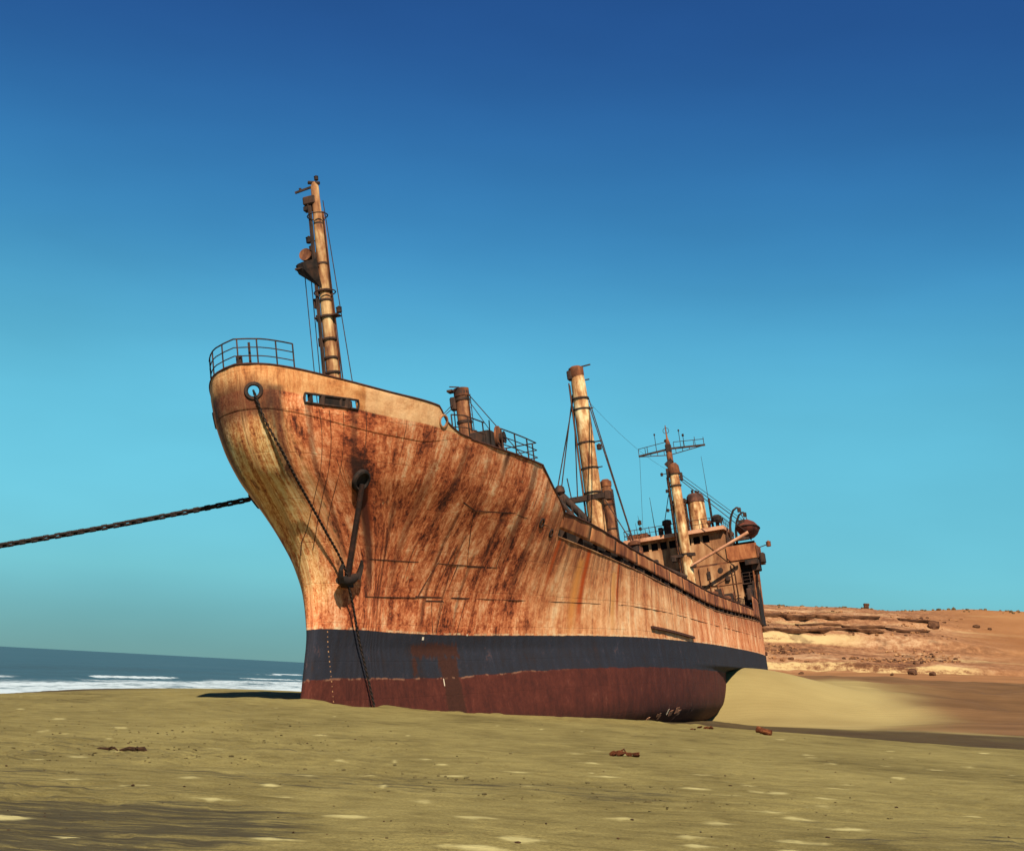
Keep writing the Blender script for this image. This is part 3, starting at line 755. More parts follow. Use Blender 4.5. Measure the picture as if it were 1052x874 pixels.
# stone marker on the skyline
cairn = bpy.data.objects.new('stone_marker', None); COL.objects.link(cairn)
cz = hz(80.2, 313)
cairn.location = (80.2, 313, cz - .1)
tag(cairn, 'small squared stone marker standing alone on the hill skyline', 'marker')
MB().box((0, 0, .5), (1.0, .9, 1.2)).build('block', M['boulder'], cairn, bevel=.08)
MB().box((.02, 0, 1.32), (1.15, 1.0, .5)).build('cap', M['boulder'], cairn, bevel=.1)
MB().box((1.1, .2, .2), (1.0, .8, .7)).build('footing', M['rubble'], cairn, bevel=.1)

def scatter_stones(name, mat, n, seed, region, size, label, cat):
    rr = random.Random(seed); base = [stone_mesh('s', 900+k, 1) for k in range(4)]
    src = [([tuple(v.co) for v in b.vertices], [tuple(p.vertices) for p in b.polygons]) for b in base]
    m = MB(); k = 0
    xs, ys_ = [], []
    while k < n:
        x, y = region(rr)
        z = hz(x, y); s = rr.uniform(*size) * rr.choice((.6, .8, 1, 1, 1.4)); a = rr.uniform(0, 6.28)
        vs0, fs0 = src[k % 4]; ca, sa = cos(a), sin(a); sq = rr.uniform(.5, .9)
        m.add([(x + s*(q[0]*ca-q[1]*sa), y + s*(q[0]*sa+q[1]*ca), z + s*sq*(q[2]*.8+.25)) for q in vs0], fs0); k += 1
    o = m.build(name, mat); tag(o, label, cat, kind='stuff'); return o
def reg_rub(rr):
    while True:
        x = rr.uniform(30, 100); y = rr.choice((rr.uniform(237, 262), rr.uniform(237, 262), rr.uniform(266, 300)))
        if x < 76 + (y-237)*.35 and fbm(np.array([x*.12]), np.array([y*.12]), 2, 88)[0] > .44: return x, y
scatter_stones('rubble', M['rubble'], 900, 21, reg_rub, (.12, .42), 'loose orange stones strewn over the strata of the hill', 'rubble')
scatter_stones('dark_rubble', M['boulder'], 320, 22, reg_rub, (.15, .5), 'loose dark stones strewn over the strata of the hill', 'rubble')
scatter_stones('scrub', M['scrub'], 120, 23, lambda rr: (rr.uniform(36, 125), rr.uniform(306, 316)), (.2, .55), 'low dry scrub along the hill skyline', 'scrub')

# ---- sea
def make_sea():
    th = np.radians(np.concatenate([np.arange(-100, -24, 1.), np.arange(-24, -6, .06), np.arange(-6, 10, .6)]))
    inv = np.concatenate([np.linspace(1/24., 1/52., 20), np.linspace(1/53., 1/900., 300), 1/np.geomspace(1000, 60000, 24)])
    r = 1/inv
    R, T = np.meshgrid(r, th, indexing='ij'); x = R*np.sin(T); y = R*np.cos(T)
    e = shore_x(y) - x                       # distance off the waterline
    wob = (fbm(x*.02, y*.012, 3, 91)-.5)*16 + (fbm(x*.08, y*.05, 3, 92)-.5)*5
    ee = e + wob
    z = np.zeros_like(x); foam = np.zeros_like(x)
    for c, h, w, ph in ((10, .16, 2.2, 0), (19, .24, 3.0, 3), (31, .34, 4.0, 7), (46, .5, 5.0, 12), (66, .34, 7, 17), (92, .3, 9, 23)):
        amp = h*(.35 + .9*vnoise(y*.018 + ph, x*.0+ph, 93))
        q = (ee-c)/w
        prof = np.where(q < 0, np.exp(-(q/.42)**2), np.exp(-(q/1.1)**2))
        z = z + amp*prof
        lip = np.exp(-((q+.28)/.35)**2)
        fa = .75*sstep(.3, .6, vnoise(y*.05+ph, x*.05+ph, 97)) if c < 25 else (.85*sstep(.42, .6, vnoise(y*.02+ph*1.7, y*0+ph, 94))*sstep(200, 300, y) if c < 50 else .05)
        foam = np.maximum(foam, lip*fa)
        foam = np.maximum(foam, fa*.5*np.exp(-((q+1.2)/1.0)**2))
    foam = np.maximum(foam, (1-sstep(8, 27, ee))*.63)
    foam = np.maximum(foam, (1-sstep(0.5, 3.0, e))*.9)
    far = 1 - sstep(300, 900, R)
    z = z*far + (fbm(x*.09, y*.05, 4, 96)-.5)*.35*far*sstep(2, 12, e)
    foam = foam*(1-sstep(260, 700, R))
    z = z - 1.1
    ec = (e[:-1, :-1]+e[1:, 1:])/2
    keep = (ec > -6) | (R[:-1, :-1] > 700)
    o = grid_mesh('sea', np.stack([x, y, z], -1), M['sea'], attrs={'foam': foam}, keep=keep)
    tag(o, kind='structure')
make_sea()

# ------------------------------------------------------------------ ship
# ship axes: x aft from the forefoot, y to starboard, z up from the sand line; she lies listed to starboard
SHIP_M = (Matrix.Translation((-7.75, 57.2, 0.0)) @ Matrix.Rotation(pi/2 - radians(17.5), 4, 'Z')
          @ Matrix.Rotation(radians(-0.3), 4, 'Y') @ Matrix.Rotation(radians(-10.3), 4, 'X'))
ship = bpy.data.objects.new('cargo_ship', None); COL.objects.link(ship)
ship.matrix_world = SHIP_M
tag(ship, 'rust-streaked cargo ship stranded and listing on the beach', 'ship')
def s2w(p): return SHIP_M @ Vector(p)
def thing(name, label, cat, base, group=None):
    o = bpy.data.objects.new(name, None); COL.objects.link(o)
    o.matrix_world = Matrix.Translation(s2w(base)) @ SHIP_M.to_3x3().to_4x4()
    return tag(o, label, cat, group)

KEEL = -3.2
stem = curve([-3.2,-2,0,1.6,3,4.5,5.7,6.9,7.6,8.4,9.2,10.5,11.8,13.2], [-.2,-.5,.15,.85,1.4,1.55,1.2,.3,-.4,-1.35,-2.35,-3.15,-3.4,-3.4])
blo = curve([0,.15,2.5,6.4,10,13,16.7,20.5,27,33.4,40,48,60], [.12,.22,.6,1.15,1.75,2.45,3.4,4.4,6.0,7.0,7.45,7.62,7.65])
bup = curve([0,.1,.3,.8,3.05,6.1,8.75,12.5,18.4,26,35], [.1,.42,.95,1.5,2.7,4.05,5.2,6.25,7.25,7.7,7.85])
run_hi = curve([76,86,94,102,109,113.5,115.8,116.6], [1,.985,.945,.84,.67,.44,.2,.02])
run_lo = curve([48,56,64,74,84,92,99,101], [1,.985,.94,.8,.56,.32,.07,.02])
flare = curve([2.2,4,6,8,10,11.5,12.5], [0,.15,.36,.58,.79,.93,1])
bilge = curve([-3.2,-3.05,-2.7,-2.2,-1.5,-.5,1], [.02,.55,.78,.89,.955,.985,1])
def hb(s, z):
    s = np.asarray(s, float); z = np.asarray(z, float)
    x = np.maximum(s - stem(z), 0); w = flare(z)
    b = (1-w)*blo(x) + w*bup(x)
    b = b*np.where(z < 1, bilge(z), 1)
    k = sstep(1.1, 1.4, z)
    return b*((1-k)*run_lo(s) + k*run_hi(s))
fcdeck = curve([-3.6,-1.3,2.1,4.7,9,15,17], [12.2,11.95,11.62,11.5,11.2,11.0,10.94])
bwtop = curve([-3.4,-3.1,-2.6,-.35,2.7,5.35,5.62,5.8,6.2,6.8,7.6,8.6], [13.25,13.17,13.1,12.9,12.62,12.38,12.34,12.18,11.80,11.52,11.32,11.24])
deckline = curve([15,19,24.5,30,43,63,91,116.6], [8.15,7.9,7.52,7.15,6.46,5.84,6.3,6.7])
mbw0 = curve([15,19,24.5,35,51,62,91,116.6], [9.3,9.12,8.84,8.06,7.52,7.25,7.4,7.8])
def mbw(s): return mbw0(s) + 1.45*sstep(89.0, 89.4, s)
def zb_fc(s): return fcdeck(s) - .75*(1 - sstep(4.5, 8.4, s)) - .05
def hull_top(s):
    fc = zb_fc(s)
    slope = 10.90 + (9.08-10.90)*np.clip((s-16.0)/(20.1-16.0), 0, 1)
    return np.where(s < 16.0, fc, np.where(s < 20.1, slope, deckline(s)))

def s_of(base, z): return base + (stem(z)+3.4)*(1 - sstep(-1.5, 8, base))
def ucoord(s, z):
    u = np.array(s, float)
    for _ in range(14): u = .5*u + .5*(s - (stem(z)+3.4)*(1 - sstep(-1.5, 8, u)))
    return u

def make_hull():
    tt = np.concatenate([np.linspace(0, .6, 13)[:-1], np.linspace(.6, 3, 14)[:-1], np.linspace(3, 23.3, 74)[:-1],
                         np.linspace(23.3, 23.7, 6)[:-1], np.linspace(23.7, 118, 200)[:-1], np.linspace(118, 120, 10)])
    base = tt - 3.4
    rows = np.linspace(0, 1, 96)
    ztop = hull_top(base)
    Rw, U = np.meshgrid(rows, base, indexing='ij')
    z = KEEL + Rw*(ztop[None, :] - KEEL)
    s = s_of(U, z)
    b = hb(s, z)
    b[:, 0] = 0.0
    fr = .014*np.sin(s*2*pi/2.3)*sstep(6, 14, s)*vnoise(s*.3, z*.3, 201) + (fbm(s*.45, z*.45, 4, 200)-.5)*.10*sstep(3, 8, s)
    uvp = np.stack([U, z], -1)
    zr = z - fcdeck(s)
    P = np.stack([s, -(b+fr*(b > 1)), z], -1); S = np.stack([s, b, z], -1)
    full = np.concatenate([S[:, ::-1], P[:, 1:]], 1)
    fuv = np.concatenate([uvp[:, ::-1], uvp[:, 1:]], 1); fzr = np.concatenate([zr[:, ::-1], zr[:, 1:]], 1)
    g_ = U + 1.1*np.minimum(b, 2.5)*(1 - sstep(0, 7, U + 3.4)); fg = np.concatenate([-g_[:, ::-1] - 12, g_[:, 1:]], 1)
    c = (full[:-1, :-1]+full[1:, :-1]+full[:-1, 1:]+full[1:, 1:])/4
    keep = ~((c[..., 0] > 101.2) & (c[..., 2] < 1.12))
    return grid_mesh('hull', full, M['hull'], ship, uv=fuv, keep=keep, attrs={'above_deck': fzr, 'girth': fg})
hull = make_hull()

# bow bulwark with its fairlead openings
HOLES = [(-3.27, 12.09, .26, .24, -1), (-.3, 11.87, 1.28, .17, -1), (6.02, 11.72, .24, .24, -1), (-.6, 11.95, .26, .22, 1)]
def make_bow_bulwark():
    xs = np.concatenate([np.linspace(0, .9, 22)[:-1], np.linspace(.9, 12.0, 190)])
    rows = np.linspace(0, 1, 26)
    zt = np.full(len(xs), 12.8)
    for _ in range(8): s0 = xs + stem(zt); zt = bwtop(s0)
    Rw, X = np.meshgrid(rows, xs, indexing='ij')
    s_a = X - 3.3
    zlo = zb_fc(s_a)
    z = zlo + Rw*(zt[None, :]-zlo); s = stem(z) + X; b = hb(s, z); b[:, 0] = 0
    P = np.stack([s, -b, z], -1); S = np.stack([s, b, z], -1)
    full = np.concatenate([S[:, ::-1], P[:, 1:]], 1)
    uvp = np.stack([ucoord(s, z), z], -1); fuv = np.concatenate([uvp[:, ::-1], uvp[:, 1:]], 1)
    zr = z - fcdeck(s); fzr = np.concatenate([zr[:, ::-1], zr[:, 1:]], 1)
    U = uvp[..., 0]; g_ = U + 1.1*np.minimum(b, 2.5)*(1 - sstep(0, 7, U + 3.4)); fg = np.concatenate([-g_[:, ::-1] - 12, g_[:, 1:]], 1)
    c = (full[:-1, :-1]+full[1:, :-1]+full[:-1, 1:]+full[1:, 1:])/4
    keep = np.ones(c.shape[:2], bool)
    for hs, hz_, a, h, sg in HOLES:
        side = np.sign(c[..., 1]) == sg
        if a > .6: inside = (np.abs(c[..., 0]-hs) < a) & (np.abs(c[..., 2]-(hz_-.01*(c[..., 0]-hs))) < h)
        else: inside = ((c[..., 0]-hs)/a)**2 + ((c[..., 2]-hz_)/h)**2 < 1
        if hs < -3.2: inside = (np.abs(c[..., 2]-hz_) < .2) & (np.abs(c[..., 1]+.62) < .24) & (c[..., 0] < -2.5)
        keep &= ~(inside & side)
    keep &= ~((c[..., 0] > 8.35))
    o = grid_mesh('bow_bulwark', full, M['hull'], ship, uv=fuv, keep=keep, attrs={'above_deck': fzr, 'girth': fg})
    md = o.modifiers.new('plate', 'SOLIDIFY'); md.thickness = .03; md.offset = -1
    return o
bow_bulwark = make_bow_bulwark()

def nrm(s, z, side=-1):
    e = .05
    d1 = Vector((2*e, side*float(hb(s+e, z)-hb(s-e, z)), 0)); d2 = Vector((0, side*float(hb(s, z+e)-hb(s, z-e)), 2*e))
    n = d1.cross(d2).normalized()
    return n if n.y*side > 0 else -n
def on_hull(s, z, out=0., side=-1): return Vector((s, side*float(hb(s, z)), z)) + nrm(s, z, side)*out
def hull_patch(name, pts_a, pts_b, mat, parent, proud=.02, inner=-.03, smooth=False):
    """a strip on the port shell between two (s, z) polylines of equal length"""
    m = MB(); n = len(pts_a)
    vs_ = []
    for a, b in zip(pts_a, pts_b): vs_ += [on_hull(*a, inner), on_hull(*a, proud), on_hull(*b, proud), on_hull(*b, inner)]
    fs = [(i*4+k, i*4+(k+1) % 4, (i+1)*4+(k+1) % 4, (i+1)*4+k) for i in range(n-1) for k in range(4)]
    fs += [(0, 1, 2, 3), tuple((n-1)*4+k for k in (3, 2, 1, 0))]
    return m.add(vs_, fs).build(name, mat, parent, smooth)
def hline(name, s0, s1, z0, z1, w, mat, parent, proud=.02, step=.8):
    n = max(2, int(abs(s1-s0)/step)+1); f = np.linspace(0, 1, n)
    A = [(s0+(s1-s0)*t, z0+(z1-z0)*t - w/2) for t in f]; B = [(a, b+w) for a, b in A]
    return hull_patch(name, A, B, mat, parent, proud)
def vline(name, s0, s1, z0, z1, w, mat, parent, proud=.02, step=.5):
    n = max(2, int(abs(z1-z0)/step)+1); f = np.linspace(0, 1, n)
    A = [(s0+(s1-s0)*t-w/2, z0+(z1-z0)*t) for t in f]; B = [(a+w, b) for a, b in A]
    return hull_patch(name, A, B, mat, parent, proud)

# lapped seams, welded bars and patches that stand off the shell
for a in ((4.7, 9.0, 5.97, 6.0, .05), (9.0, 15.1, 6.0, 6.04, .045), (12.4, 14.6, 5.98, 6.02, .10), (4.9, 9.0, 4.40, 4.48, .045), (8.9, 13.6, 4.52, 4.56, .10),
          (9.8, 11.6, 4.36, 4.38, .10), (13.6, 31.3, 4.56, 4.66, .035), (10.8, 14.6, 8.33, 8.5, .06), (9.6, 10.9, 8.6, 8.33, .08), (14, 19, 8.5, 8.2, .03),
          (31, 60, 4.7, 4.6, .03), (60, 98, 4.6, 4.7, .03)):
    hline('weld_seam', *a[:4], a[4]*.7, M['seam'], hull, .014)
for a in ((10.8, 12.4, 8.33, 6.0, .05), (14.6, 15.0, 8.5, 6.05, .05), (9.95, 9.1, 6.15, 4.56, .06), (10.85, 10.4, 6.84, 4.6, .06), (10.3, 10.9, 4.4, 2.95, .06), (11.6, 11.2, 6.0, 2.95, .06),
          (13.3, 13.0, 4.5, 2.8, .05), (1.48, 2.04, 11.7, 9.44, .045), (-.9, .9, 11.5, 6.0, .03), (-.4, 1.2, 11.5, 6.2, .04), (.3, 1.6, 11.5, 6.6, .03),
          (17.0, 17.3, 10.2, 7.5, .05), (20.1, 20.1, 7.7, 3.2, .04), (30.4, 30.2, 7.0, 3.1, .06), (43, 43, 6.3, 3.2, .03), (60, 60, 5.7, 3.2, .03)):
    vline('weld_seam', *a[:4], a[4]*.65, M['seam'], hull, .014)
hline('fender_bar', 36.7, 49.7, 3.52, 3.24, .16, M['seam'], hull, .16)
hline('fender_bar', 96.5, 100.5, 3.3, 3.35, .3, M['seam'], hull, .2)
hline('paint_flake', 10.0, 10.15, 2.68, 2.68, .14, M['palechip'], hull, .02, .1)
hline('paint_flake', 13.9, 14.0, 2.86, 2.86, .08, M['palechip'], hull, .02, .1)
vline('paint_flake', 11.5, 11.48, .8, .45, .05, M['palechip'], hull, .012)
vline('paint_flake', 12.85, 12.9, .05, -.3, .05, M['palechip'], hull, .012)
for s_, z_, w_, h_ in ((37., -1.95, .9, .16), (37.6, -2.1, .5, .2), (39.6, -1.8, .25, .3), (40.3, -1.9, .9, .3), (42., -1.75, 1.0, .35), (43., -1.9, .7, .3), (35., -2.1, .6, .12)):
    hline('paint_flake', s_, s_+w_, z_, z_+.05, h_, M['palechip'] if w_ < .5 else M['salmon'], hull, .015, .25)
# draught marks up the stem
for k in range(15):
    z_ = 2.86 - .205*k
    hline('draught_mark', 2.11 - .015*k, 2.165 - .015*k, z_, z_, .03 if k % 2 else .065, M['tan'], hull, .012, .06)

# gunwale bar along the main deck edge and around the forecastle
def edge_tube(name, srange, zf, off, r, mat, parent, side=-1, n=60, inb=0.):
    pts = []
    for s_ in np.linspace(*srange, n):
        z_ = float(zf(s_)) + off; pts.append((s_, side*(float(hb(s_, z_ - off*.0)) - inb), z_))
    return MB().tube(pts, r, 6).build(name, mat, parent, True)
edge_tube('gunwale', (20.2, 116.2), deckline, 0., .04, M['tan'], hull, -1, 90)
edge_tube('gunwale', (20.9, 116.2), deckline, 0., .07, M['tan'], hull, 1, 60)
edge_tube('gunwale', (8.3, 16.0), zb_fc, .02, .05, M['seam'], hull, -1, 20)
edge_tube('gunwale', (8.3, 16.0), zb_fc, .02, .05, M['seam'], hull, 1, 20)
edge_tube('gunwale', (16.0, 20.08), hull_top, .0, .06, M['seam'], hull, -1, 12)
edge_tube('capping_rail', (-3.1, 8.3), bwtop, .0, .045, M['seam'], bow_bulwark, -1, 60)
edge_tube('capping_rail', (-3.1, 8.3), bwtop, .0, .045, M['seam'], bow_bulwark, 1, 60)
pts = [(-3.1, -float(hb(-3.1, 13.17)), 13.17), (-3.3, -.5, 13.22), (-3.42, 0, 13.25), (-3.3, .5, 13.22), (-3.1, float(hb(-3.1, 13.17)), 13.17)]
MB().tube(pts, .045, 6).build('capping_rail', M['seam'], bow_bulwark, True)

# fairlead rings and the hawse pipe
def on_bw(y, z, side=-1):
    ss = np.linspace(-3.45, 8.5, 2400); b = hb(ss, np.full_like(ss, z)); i = int(np.argmin(np.abs(b-abs(y)))); return Vector((ss[i], side*abs(y), z))
pf = on_bw(.62, 12.09); nf = nrm(pf.x + .05, pf.z)
MB().ring(pf, nf, .30, .085, 18, 6).build('fairlead', M['dark'], bow_bulwark, True)
ps = on_hull(-.6, 11.95, 0, 1); MB().ring(ps, nrm(-.6, 11.95, 1), .30, .085, 18, 6).build('fairlead', M['dark'], bow_bulwark, True)
pe = on_hull(6.02, 11.72); MB().ring(pe, nrm(6.02, 11.72), .27, .06, 18, 6).build('fairlead', M['tan'], bow_bulwark, True)
# roller fairlead set in the slot
def bwp(s_, z_, out=0.): return on_hull(s_, z_, out)
fr_pts = [bwp(s_, 12.055, .02) for s_ in np.linspace(-1.62, 1.02, 12)] + [bwp(1.06, 11.86, .02)] + [bwp(s_, 11.68, .02) for s_ in np.linspace(1.02, -1.62, 12)] + [bwp(-1.66, 11.86, .02), bwp(-1.62, 12.055, .02)]
rf = MB().tube(fr_pts, .05, 6, False).build('roller_fairlead', M['dark'], bow_bulwark, True)
for s_ in (-.75, .15, .45):
    a = bwp(s_, 11.66, -.03); b = bwp(s_, 12.06, -.03)
    MB().tube([a, b], .13 if s_ != .15 else .09, 10).build('roller', M['dark'], rf, True)
hull_patch('roller_plate', [(-.62, 11.69), (0., 11.68), (.42, 11.66)], [(-.62, 12.04), (0., 12.04), (.42, 12.04)], M['iron'], rf, .01, -.12)
MB().box(bwp(-1.32, 11.87, -.04), (.16, .16, .34)).build('roller_bracket', M['dark'], rf)
MB().box(bwp(.62, 11.84, -.06), (.22, .2, .3)).build('roller_bracket', M['dark'], rf)
HW = (2.23, 8.96); ph = on_hull(*HW); nh = nrm(*HW)
hp = MB().lathe(ph - nh*.2, nh, [(0, .47), (.22, .49), (.34, .47), (.37, .38), (.33, .33), (.26, .31)], 20).build('hawse_pipe', M['iron'], hull, True)
phs = on_hull(3.3, 9.1, 0, 1); nhs = nrm(3.3, 9.1, 1)
MB().lathe(phs - nhs*.2, nhs, [(0, .40), (.24, .40), (.28, .34), (.24, .28)], 16).build('hawse_pipe', M['iron'], hull, True)
for s_, z_, r_ in ((17.7, 8.3, .28), (19.2, 7.92, .24)):
    MB().lathe(on_hull(s_, z_, -.05), nrm(s_, z_), [(0, r_), (.10, r_), (.12, r_*.7), (.03, r_*.6)], 14).build('scupper_pipe', M['dark'], hull, True)

# decks
def deck(name, s0, s1, zf, n, inset=.02):
    ss = np.linspace(s0, s1, n); z = zf(ss); b = np.maximum(hb(ss, z)-inset, .02)
    P = np.stack([np.stack([ss, -b, z], -1), np.stack([ss, 0*b, z+.12], -1), np.stack([ss, b, z], -1)], 1)
    return grid_mesh(name, P, M['deck'], ship, smooth=False)
deck('forecastle_deck', -3.3, 16.0, lambda s: zb_fc(s), 40)
deck('main_deck', 20.2, 116.4, lambda s: deckline(s) - .02, 80)
m = MB(); zz = np.linspace(7.9, 10.8, 8); bb = hb(np.full(8, 16.1), zz) - .08
m.add([(16.1, sg*b_, z_) for z_, b_ in zip(zz, bb) for sg in (-1, 1)], [(2*i, 2*i+1, 2*i+3, 2*i+2) for i in range(7)])
m.build('forecastle_bulkhead', M['bulwark'], ship)

# main-deck bulwarks: plates standing on brackets above an open freeing gap
def make_bulwark(side):
    edges = [20.0]
    while edges[-1] < 116.0: edges.append(min(edges[-1] + 4.8, 116.3))
    root = None
    for i in range(len(edges)-1):
        a, b = edges[i] + .004, edges[i+1] - .004
        ss = np.linspace(a, b, 9); rr = random.Random(i*3+side)
        zl = deckline(ss) + .40; zh = mbw(ss)
        P = []
        for f in np.linspace(0, 1, 6):
            z = zl + (zh-zl)*f; P.append(np.stack([ss, side*(hb(ss, z) - .06 + .012*np.sin(ss*2.6+f*2)), z], -1))
        P = np.array(P)
        uv = np.stack([P[..., 0], P[..., 2]], -1)
        o = grid_mesh('main_bulwark' if root is None else 'bulwark_plate', P, M['bulwark'], ship if root is None else root, uv=uv)
        md = o.modifiers.new('plate', 'SOLIDIFY'); md.thickness = .025; md.offset = -1
        if root is None: root = o
    edge_tube('capping_rail', (20.0, 88.9), mbw, .0, .06, M['seam'], root, side, 70, .06)
    edge_tube('capping_rail', (89.5, 116.0), mbw, .0, .06, M['seam'], root, side, 26, .06)
    for s_ in np.arange(21.8, 116, 2.4):
        z0 = float(deckline(s_)); y0 = side*(float(hb(s_, z0)) - .08); z1 = float(mbw(s_)) - .1
        MB().add([(s_-.02, y0, z0-.05), (s_+.02, y0, z0-.05), (s_+.02, y0, z1), (s_-.02, y0, z1),
                  (s_-.02, y0-side*.75, z0-.05), (s_+.02, y0-side*.75, z0-.05)],
                 [(0, 1, 2, 3), (0, 3, 4), (1, 5, 2), (3, 2, 5, 4), (0, 4, 5, 1)]).build('bracket', M['dark'], root)
    return root
bulwark_port = make_bulwark(-1); make_bulwark(1)
ss = np.linspace(20.8, 93, 60)
P = np.array([np.stack([ss, -(hb(ss, deckline(ss)) - .42), deckline(ss) + f_], -1) for f_ in (-.05, .95)])
grid_mesh('gap_shade_backing', P, M['iron'], bulwark_port)  # added black backing, stands in for the shaded deck behind the gap
# dark freeing-port flaps hanging in the gap
for s_ in (24.2, 27.5, 31, 34.6, 38.4, 42.2, 46, 50, 55, 60, 66, 71.5, 78, 84, 89):
    rr = random.Random(int(s_*10)); w = rr.uniform(1.4, 2.6)
    ss = np.linspace(s_, s_+w, 4); z0 = deckline(ss)+.04; z1 = z0+.28
    P = np.array([np.stack([ss, -(hb(ss, z0)-.22), z0], -1), np.stack([ss, -(hb(ss, z1)-.14), z1], -1)])
    grid_mesh('freeing_port_flap', P, M['dark'], bulwark_port)

# hatches
for a, b in ((24, 36), (39, 52), (63, 76), (79, 92)):
    zc = float(deckline((a+b)/2)); zl = float(min(deckline(a), deckline(b)))
    hc = MB().box(((a+b)/2, 0, zl+.75), (b-a, 9.2, 1.9)).build('hatch_coaming', M['rust'], ship)
    MB().box(((a+b)/2, 0, zl+1.82), (b-a+.3, 9.5, .22)).build('hatch_cover', M['rust'], hc)

# ---------------- railings
def railing(name, path, h, post_every, mat, parent, rails=3, r=.022, pr=.03, first=True):
    """path: base points; posts and rails are pieces of the railing"""
    pts = [Vector(p) for p in path]
    up = Vector((0, 0, 1))
    root = MB().tube([p + up*h for p in pts], r*1.25, 6).build(name, mat, parent, True)
    for k in range(1, rails):
        MB().tube([p + up*h*k/rails for p in pts], r, 5).build('rail', mat, root, True)
    L = 0; nxt = 0 if first else post_every
    for a, b in zip(pts[:-1], pts[1:]):
        seg = (b-a).length
        while nxt <= L + seg + 1e-6:
            q = a + (b-a)*((nxt-L)/seg) if seg > 0 else a
            MB().tube([q - up*.03, q + up*h], pr, 6).build('post', mat, root, True); nxt += post_every
        L += seg
    return root
def bw_path(s_list, side): return [(s_, side*(float(hb(s_, float(bwtop(s_)))) - .06), float(bwtop(s_))) for s_ in s_list]
tip = [(-3.40, 0, 13.25)]
pathp = bw_path([-1.95, -2.3, -2.6, -2.85, -3.05, -3.25], -1) + tip
paths = bw_path([-1.95, -2.3, -2.6, -2.85, -3.05, -3.25], 1)[::-1]
railing('bow_railing', pathp + paths, 1.05, .78, M['dark'], ship, 3, .024, .034)
MB().box((-2.7, .15, 13.3), (.14, .22, 1.0)).build('jackstaff_socket', M['dark'], ship)
MB().tube([(-2.75, -.35, 12.9), (-2.75, -.35, 14.25)], .055, 6).build('jackstaff', M['dark'], ship, True)
def fc_path(s_list, side, inb=.12): return [(s_, side*(float(hb(s_, float(zb_fc(s_)))) - inb), float(zb_fc(s_))) for s_ in s_list]
railing('forecastle_railing', fc_path([6.2, 7.2, 8.2, 9.2, 10.0], -1)[1:], 1.15, 1.35, M['dark'], ship, 2, .026, .035)
railing('forecastle_railing', fc_path([11.6, 12.9, 14.3, 15.7], -1) + [(15.9, -5.2, 10.98), (15.9, -3.6, 11.0)], 1.15, 1.45, M['dark'], ship, 3, .026, .038)
railing('forecastle_railing', fc_path([7.2, 9.5, 12, 14.5, 15.8], 1), 1.1, 1.5, M['dark'], ship, 2, .024, .034)
for s_ in (10.3, 7.3):
    MB().bar((s_, -float(hb(s_, 11.3))+.1, 12.4), (s_+.7, -float(hb(s_, 11.3))+.35, 11.4), .05).build('railing_strut', M['dark'], ship)

# mooring winch on the forecastle and other deck gear
win = MB().lathe((12.5, -5.75, 11.95), (0, 1, 0), [(-.1, .62), (0, .62), (.05, .34), (1.0, .34), (1.05, .62), (1.15, .62)], 16).build('mooring_winch', M['rust'], ship, True)
MB().box((11.7, -5.2, 11.75), (.6, 1.1, .95)).build('gearbox', M['dark'], win, bevel=.06)
MB().box((13.4, -5.3, 11.75), (.5, .8, 1.15)).build('motor', M['rust'], win, bevel=.06)
MB().lathe((12.5, -6.1, 11.95), (0, 1, 0), [(0, .32), (.1, .24), (.25, .24), (.34, .32)], 12).build('warping_drum', M['dark'], win, True)
MB().tube([(11.2, -5.8, 11.3), (11.2, -5.8, 12.0)], .14, 10).build('bollard', M['dark'], ship, True)
MB().tube([(10.6, -5.75, 11.3), (10.6, -5.75, 12.0)], .14, 10).build('bollard', M['dark'], ship, True)
MB().lathe((2.0, 1.2, 11.3), (0, 1, 0), [(-.1, .5), (0, .5), (.05, .3), (1.0, .3), (1.05, .5), (1.15, .5)], 14).build('windlass', M['dark'], ship, True)
wz = MB().lathe((2.0, -2.3, 11.3), (0, 1, 0), [(-.1, .5), (0, .5), (.05, .3), (1.0, .3), (1.05, .5), (1.15, .5)], 14).build('windlass', M['dark'], ship, True)

# ---------------- wires
def wire(a, b, parent, r=.02, sag=0., mat=None, name='stay_wire'):
    a = Vector(a); b = Vector(b); n = 2 if sag == 0 else 9
    pts = [a.lerp(b, i/(n-1)) - Vector((0, 0, sag*4*(i/(n-1))*(1-i/(n-1)))) for i in range(n)]
    return MB().tube(pts, r, 5).build(name, mat or M['dark'], parent, True)
def ladder(a, b, w, parent, axis=(1, 0, 0), rung=.35, r=.022):
    a = Vector(a); b = Vector(b); ax = Vector(axis)*w/2; m = MB()
    m.tube([a-ax, b-ax], r, 5).tube([a+ax, b+ax], r, 5)
    n = int((b-a).length/rung)
    for i in range(1, n): q = a.lerp(b, i/n); m.tube([q-ax, q+ax], r*.8, 4)
    return m.build('ladder', M['dark'], parent)
def band(c, r, h, parent, mat=None, n=16): return MB().lathe(Vector(c)-Vector((0, 0, h/2)), (0, 0, 1), [(0, r), (h, r)], n).build('band', mat or M['dark'], parent, True)
def lamp(c, r, parent, mat=None, name='lantern'):
    return MB().lathe(Vector(c)-Vector((0, 0, r*1.3)), (0, 0, 1), [(0, r*.7), (.2*r, r), (1.8*r, r), (2.0*r, r*1.15), (2.3*r, r*.5), (2.6*r, r*.2)], 10).build(name, mat or M['dark'], parent, True)

